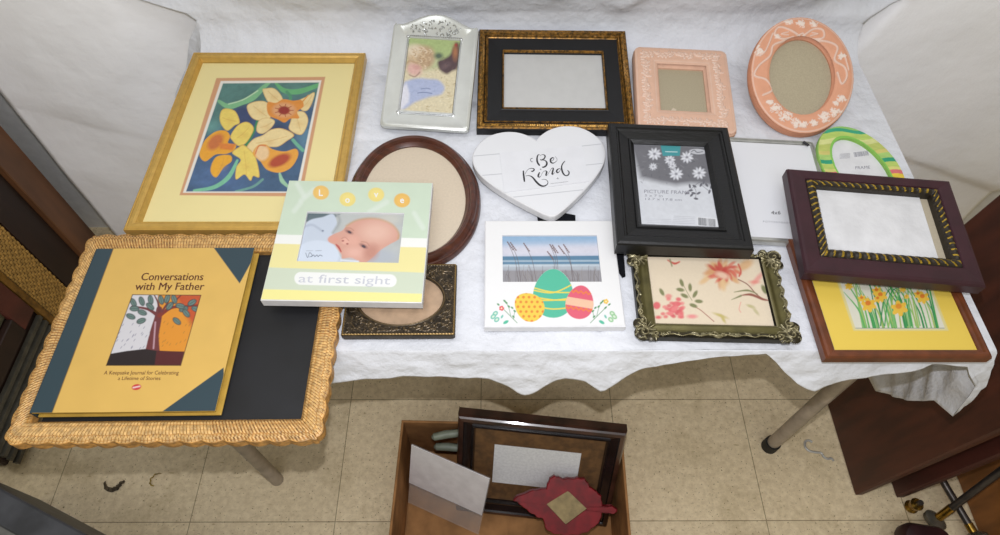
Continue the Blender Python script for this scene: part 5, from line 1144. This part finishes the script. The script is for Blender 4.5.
for (x, y) in ((.025, -.17), (.085, -.17), (.025, .07), (.085, .07)): mb = MB(); mb.tube([(x, y, -.10), (x, y, -.05)], [.010, .013], 12); mb.build('leg', M_mah2, r, True)

# ------------------------------------------------------------------ floor litter
r = thing('s_hook', 'bent silver wire S hook lying on the tile left of the wooden leaf', 'hook', (.781, .476, .002, 0, 0))
P = spl([(-.012, .028, 0), (-.027, .020, 0), (-.028, .004, 0), (-.012, -.002, 0), (.004, -.004, 0), (.012, -.012, 0), (.016, -.022, 0), (.024, -.024, 0)], 8) if False else None
pts2 = spl([(-.008, .026), (-.016, .030), (-.025, .026), (-.028, .014), (-.022, .005), (-.008, .001), (.006, -.001), (.010, -.010), (.018, -.015), (.027, -.014), (.031, -.020)], 6)
mb = MB(); mb.tube([(x*1.0, y*1.0, 0) for x, y in pts2], .0029, 8); mb.build('wire', mat('zinc_wire', (225, 225, 222), .3, .5, .05), r, True)
def curl(name, lb, cat, x, y, pts, w, m):
    r = thing(name, lb, cat, (x, y, .001, 0, 0)); S = spl(pts, 6); mb = MB(); n = len(S); A = []; B = []; T = []
    loops = []
    for i in range(n):
        d = S[min(i+1, n-1)]-S[max(i-1, 0)]; d = d/(np.hypot(*d)+1e-9); q = w*math.sin(math.pi*(i+.5)/n)**.5; nx_, ny_ = -d[1]*q/2, d[0]*q/2; z = .002+.004*math.sin(i*.7)**2
        loops.append([(S[i][0]+nx_, S[i][1]+ny_, z+.002), (S[i][0]-nx_, S[i][1]-ny_, z), (S[i][0]-nx_, S[i][1]-ny_, z-.0012), (S[i][0]+nx_, S[i][1]+ny_, z+.0008)])
    mb.loft(loops, 0, cap=True); mb.build('curl_body', m, r, True)
curl('dried_leaf', 'small brown curled leaf scrap on the floor below the wicker frame', 'leaf', -.877, .400, [(-.020, .012), (-.014, -.002), (0, -.008), (.012, -.004), (.018, .006), (.026, .012)], .010, mat('dry_brown', (98, 84, 62), .8, 0, .2, 100))
curl('yellow_ring_scrap', 'thin yellow curled scrap on the floor right of the brown leaf scrap', 'scrap', -.781, .415, [(.008, .014), (-.004, .012), (-.012, 0), (-.008, -.012), (.0, -.014)], .004, mat('ochre_scrap', (176, 150, 70), .7, 0, .1, 100))

# ------------------------------------------------------------------ left: console cabinet and grey chest
def console():
    X = -1.07; r = thing('console_cabinet', 'dark brown wooden console cabinet with woven gold grille, left of the table', 'cabinet', (X-.2, .75, 0, 0, 0))
    B = lambda y0, z0, y1, z1, x0=0.0, x1=.02: (x0+.2-.02*0-.02, y0-.75, z0, x1+.2-.02, y1-.75, z1)
    M1 = mat('console_walnut', (124, 82, 52), .45, 0, .2, 10, stretch=(1, 1, .25)); M2 = mat('console_dark', (52, 32, 24), .5, 0, .2, 12, stretch=(1, 1, .25)); M3 = mat('console_red', (104, 52, 42), .45, 0, .15, 12)
    mb = MB(); mb.box(-.22, -.32, .06, .178, .278, .85, 0, .004); mb.build('case', M2, r)
    mb = MB(); mb.box(*B(.955, .0, 1.03, .85, 0, .022), b=.002); mb.build('corner_post', M1, r)
    mb = MB(); mb.box(*B(.865, .06, .953, .85, 0, .008)); mb.build('dark_stile', M2, r)
    # woven grille
    g = mat('woven_gold_fibre', (206, 160, 82), .6, 0, .1, 80); mb = MB(); n = 36; zz = 40
    mb.box(*B(.775, .06, .863, .80, 0, .004), 1)
    for j in range(80):
        z = .07+j*.0090
        for i in range(12):
            y = .7795+i*.0070; up_ = .0030 if (i+j) % 2 else .0012; mb.box(*B(y, z, y+.0056, z+.0066, .004, .004+up_))
    mb.build('woven_grille', [g, M2], r)
    mb = MB(); mb.box(*B(.757, .06, .773, .85, 0, .014), b=.002); mb.build('gold_trim', mat('aged_gold_trim', (150, 108, 44), .4, .3, .15, 60), r)
    mb = MB(); mb.box(*B(.70, .20, .755, .85, 0, .012), b=.002); mb.build('red_stile', M3, r)
    mb = MB(); mb.box(*B(.46, .262, .70, .84, 0, .004)); mb.build('smoked_panel', mat('smoked_panel', (72, 70, 52), .2, 0, .3, 6, coat=.3), r)
    mb = MB(); mb.box(*B(.44, .20, .70, .255, 0, .016), b=.002); mb.build('lower_rail', M2, r)
    for k in range(6): z = .175-k*.024; mb = MB(); mb.box(*B(.44, z-.012, .755, z, 0, .010)); mb.build('vent_slat', mat('vent_grey', (92, 88, 76), .5, .1, .1) if k == 0 else bpy.data.materials['vent_grey'], r)
console()
r = thing('storage_chest', 'low grey mottled chest with dark metal edge in the bottom left corner', 'chest', (-.895, .094, 0, 0, 0)); r.rotation_euler = (0, 0, math.radians(-23.4))
M_ch = mat('dark_slate_metal', (84, 86, 92), .5, .1, .12, 20); mb = MB(); mb.box(-.24, -.35, 0, .45, .20, .285, 0, .004); mb.build('chest_body', M_ch, r)
mb = MB(); mb.box(-.24, .150, .285, .45, .20, .300, 0, .003); mb.box(-.24, -.35, .285, .45, -.32, .300, 0, .003); mb.build('edge_strip', M_ch, r)
mb = MB(); mb.box(-.24, -.32, .285, .45, .150, .293); mb.build('mottled_top', mat('worn_grey_top', (112, 112, 108), .7, 0, .3, 18, bump=.001), r)
bpy.context.view_layer.update()
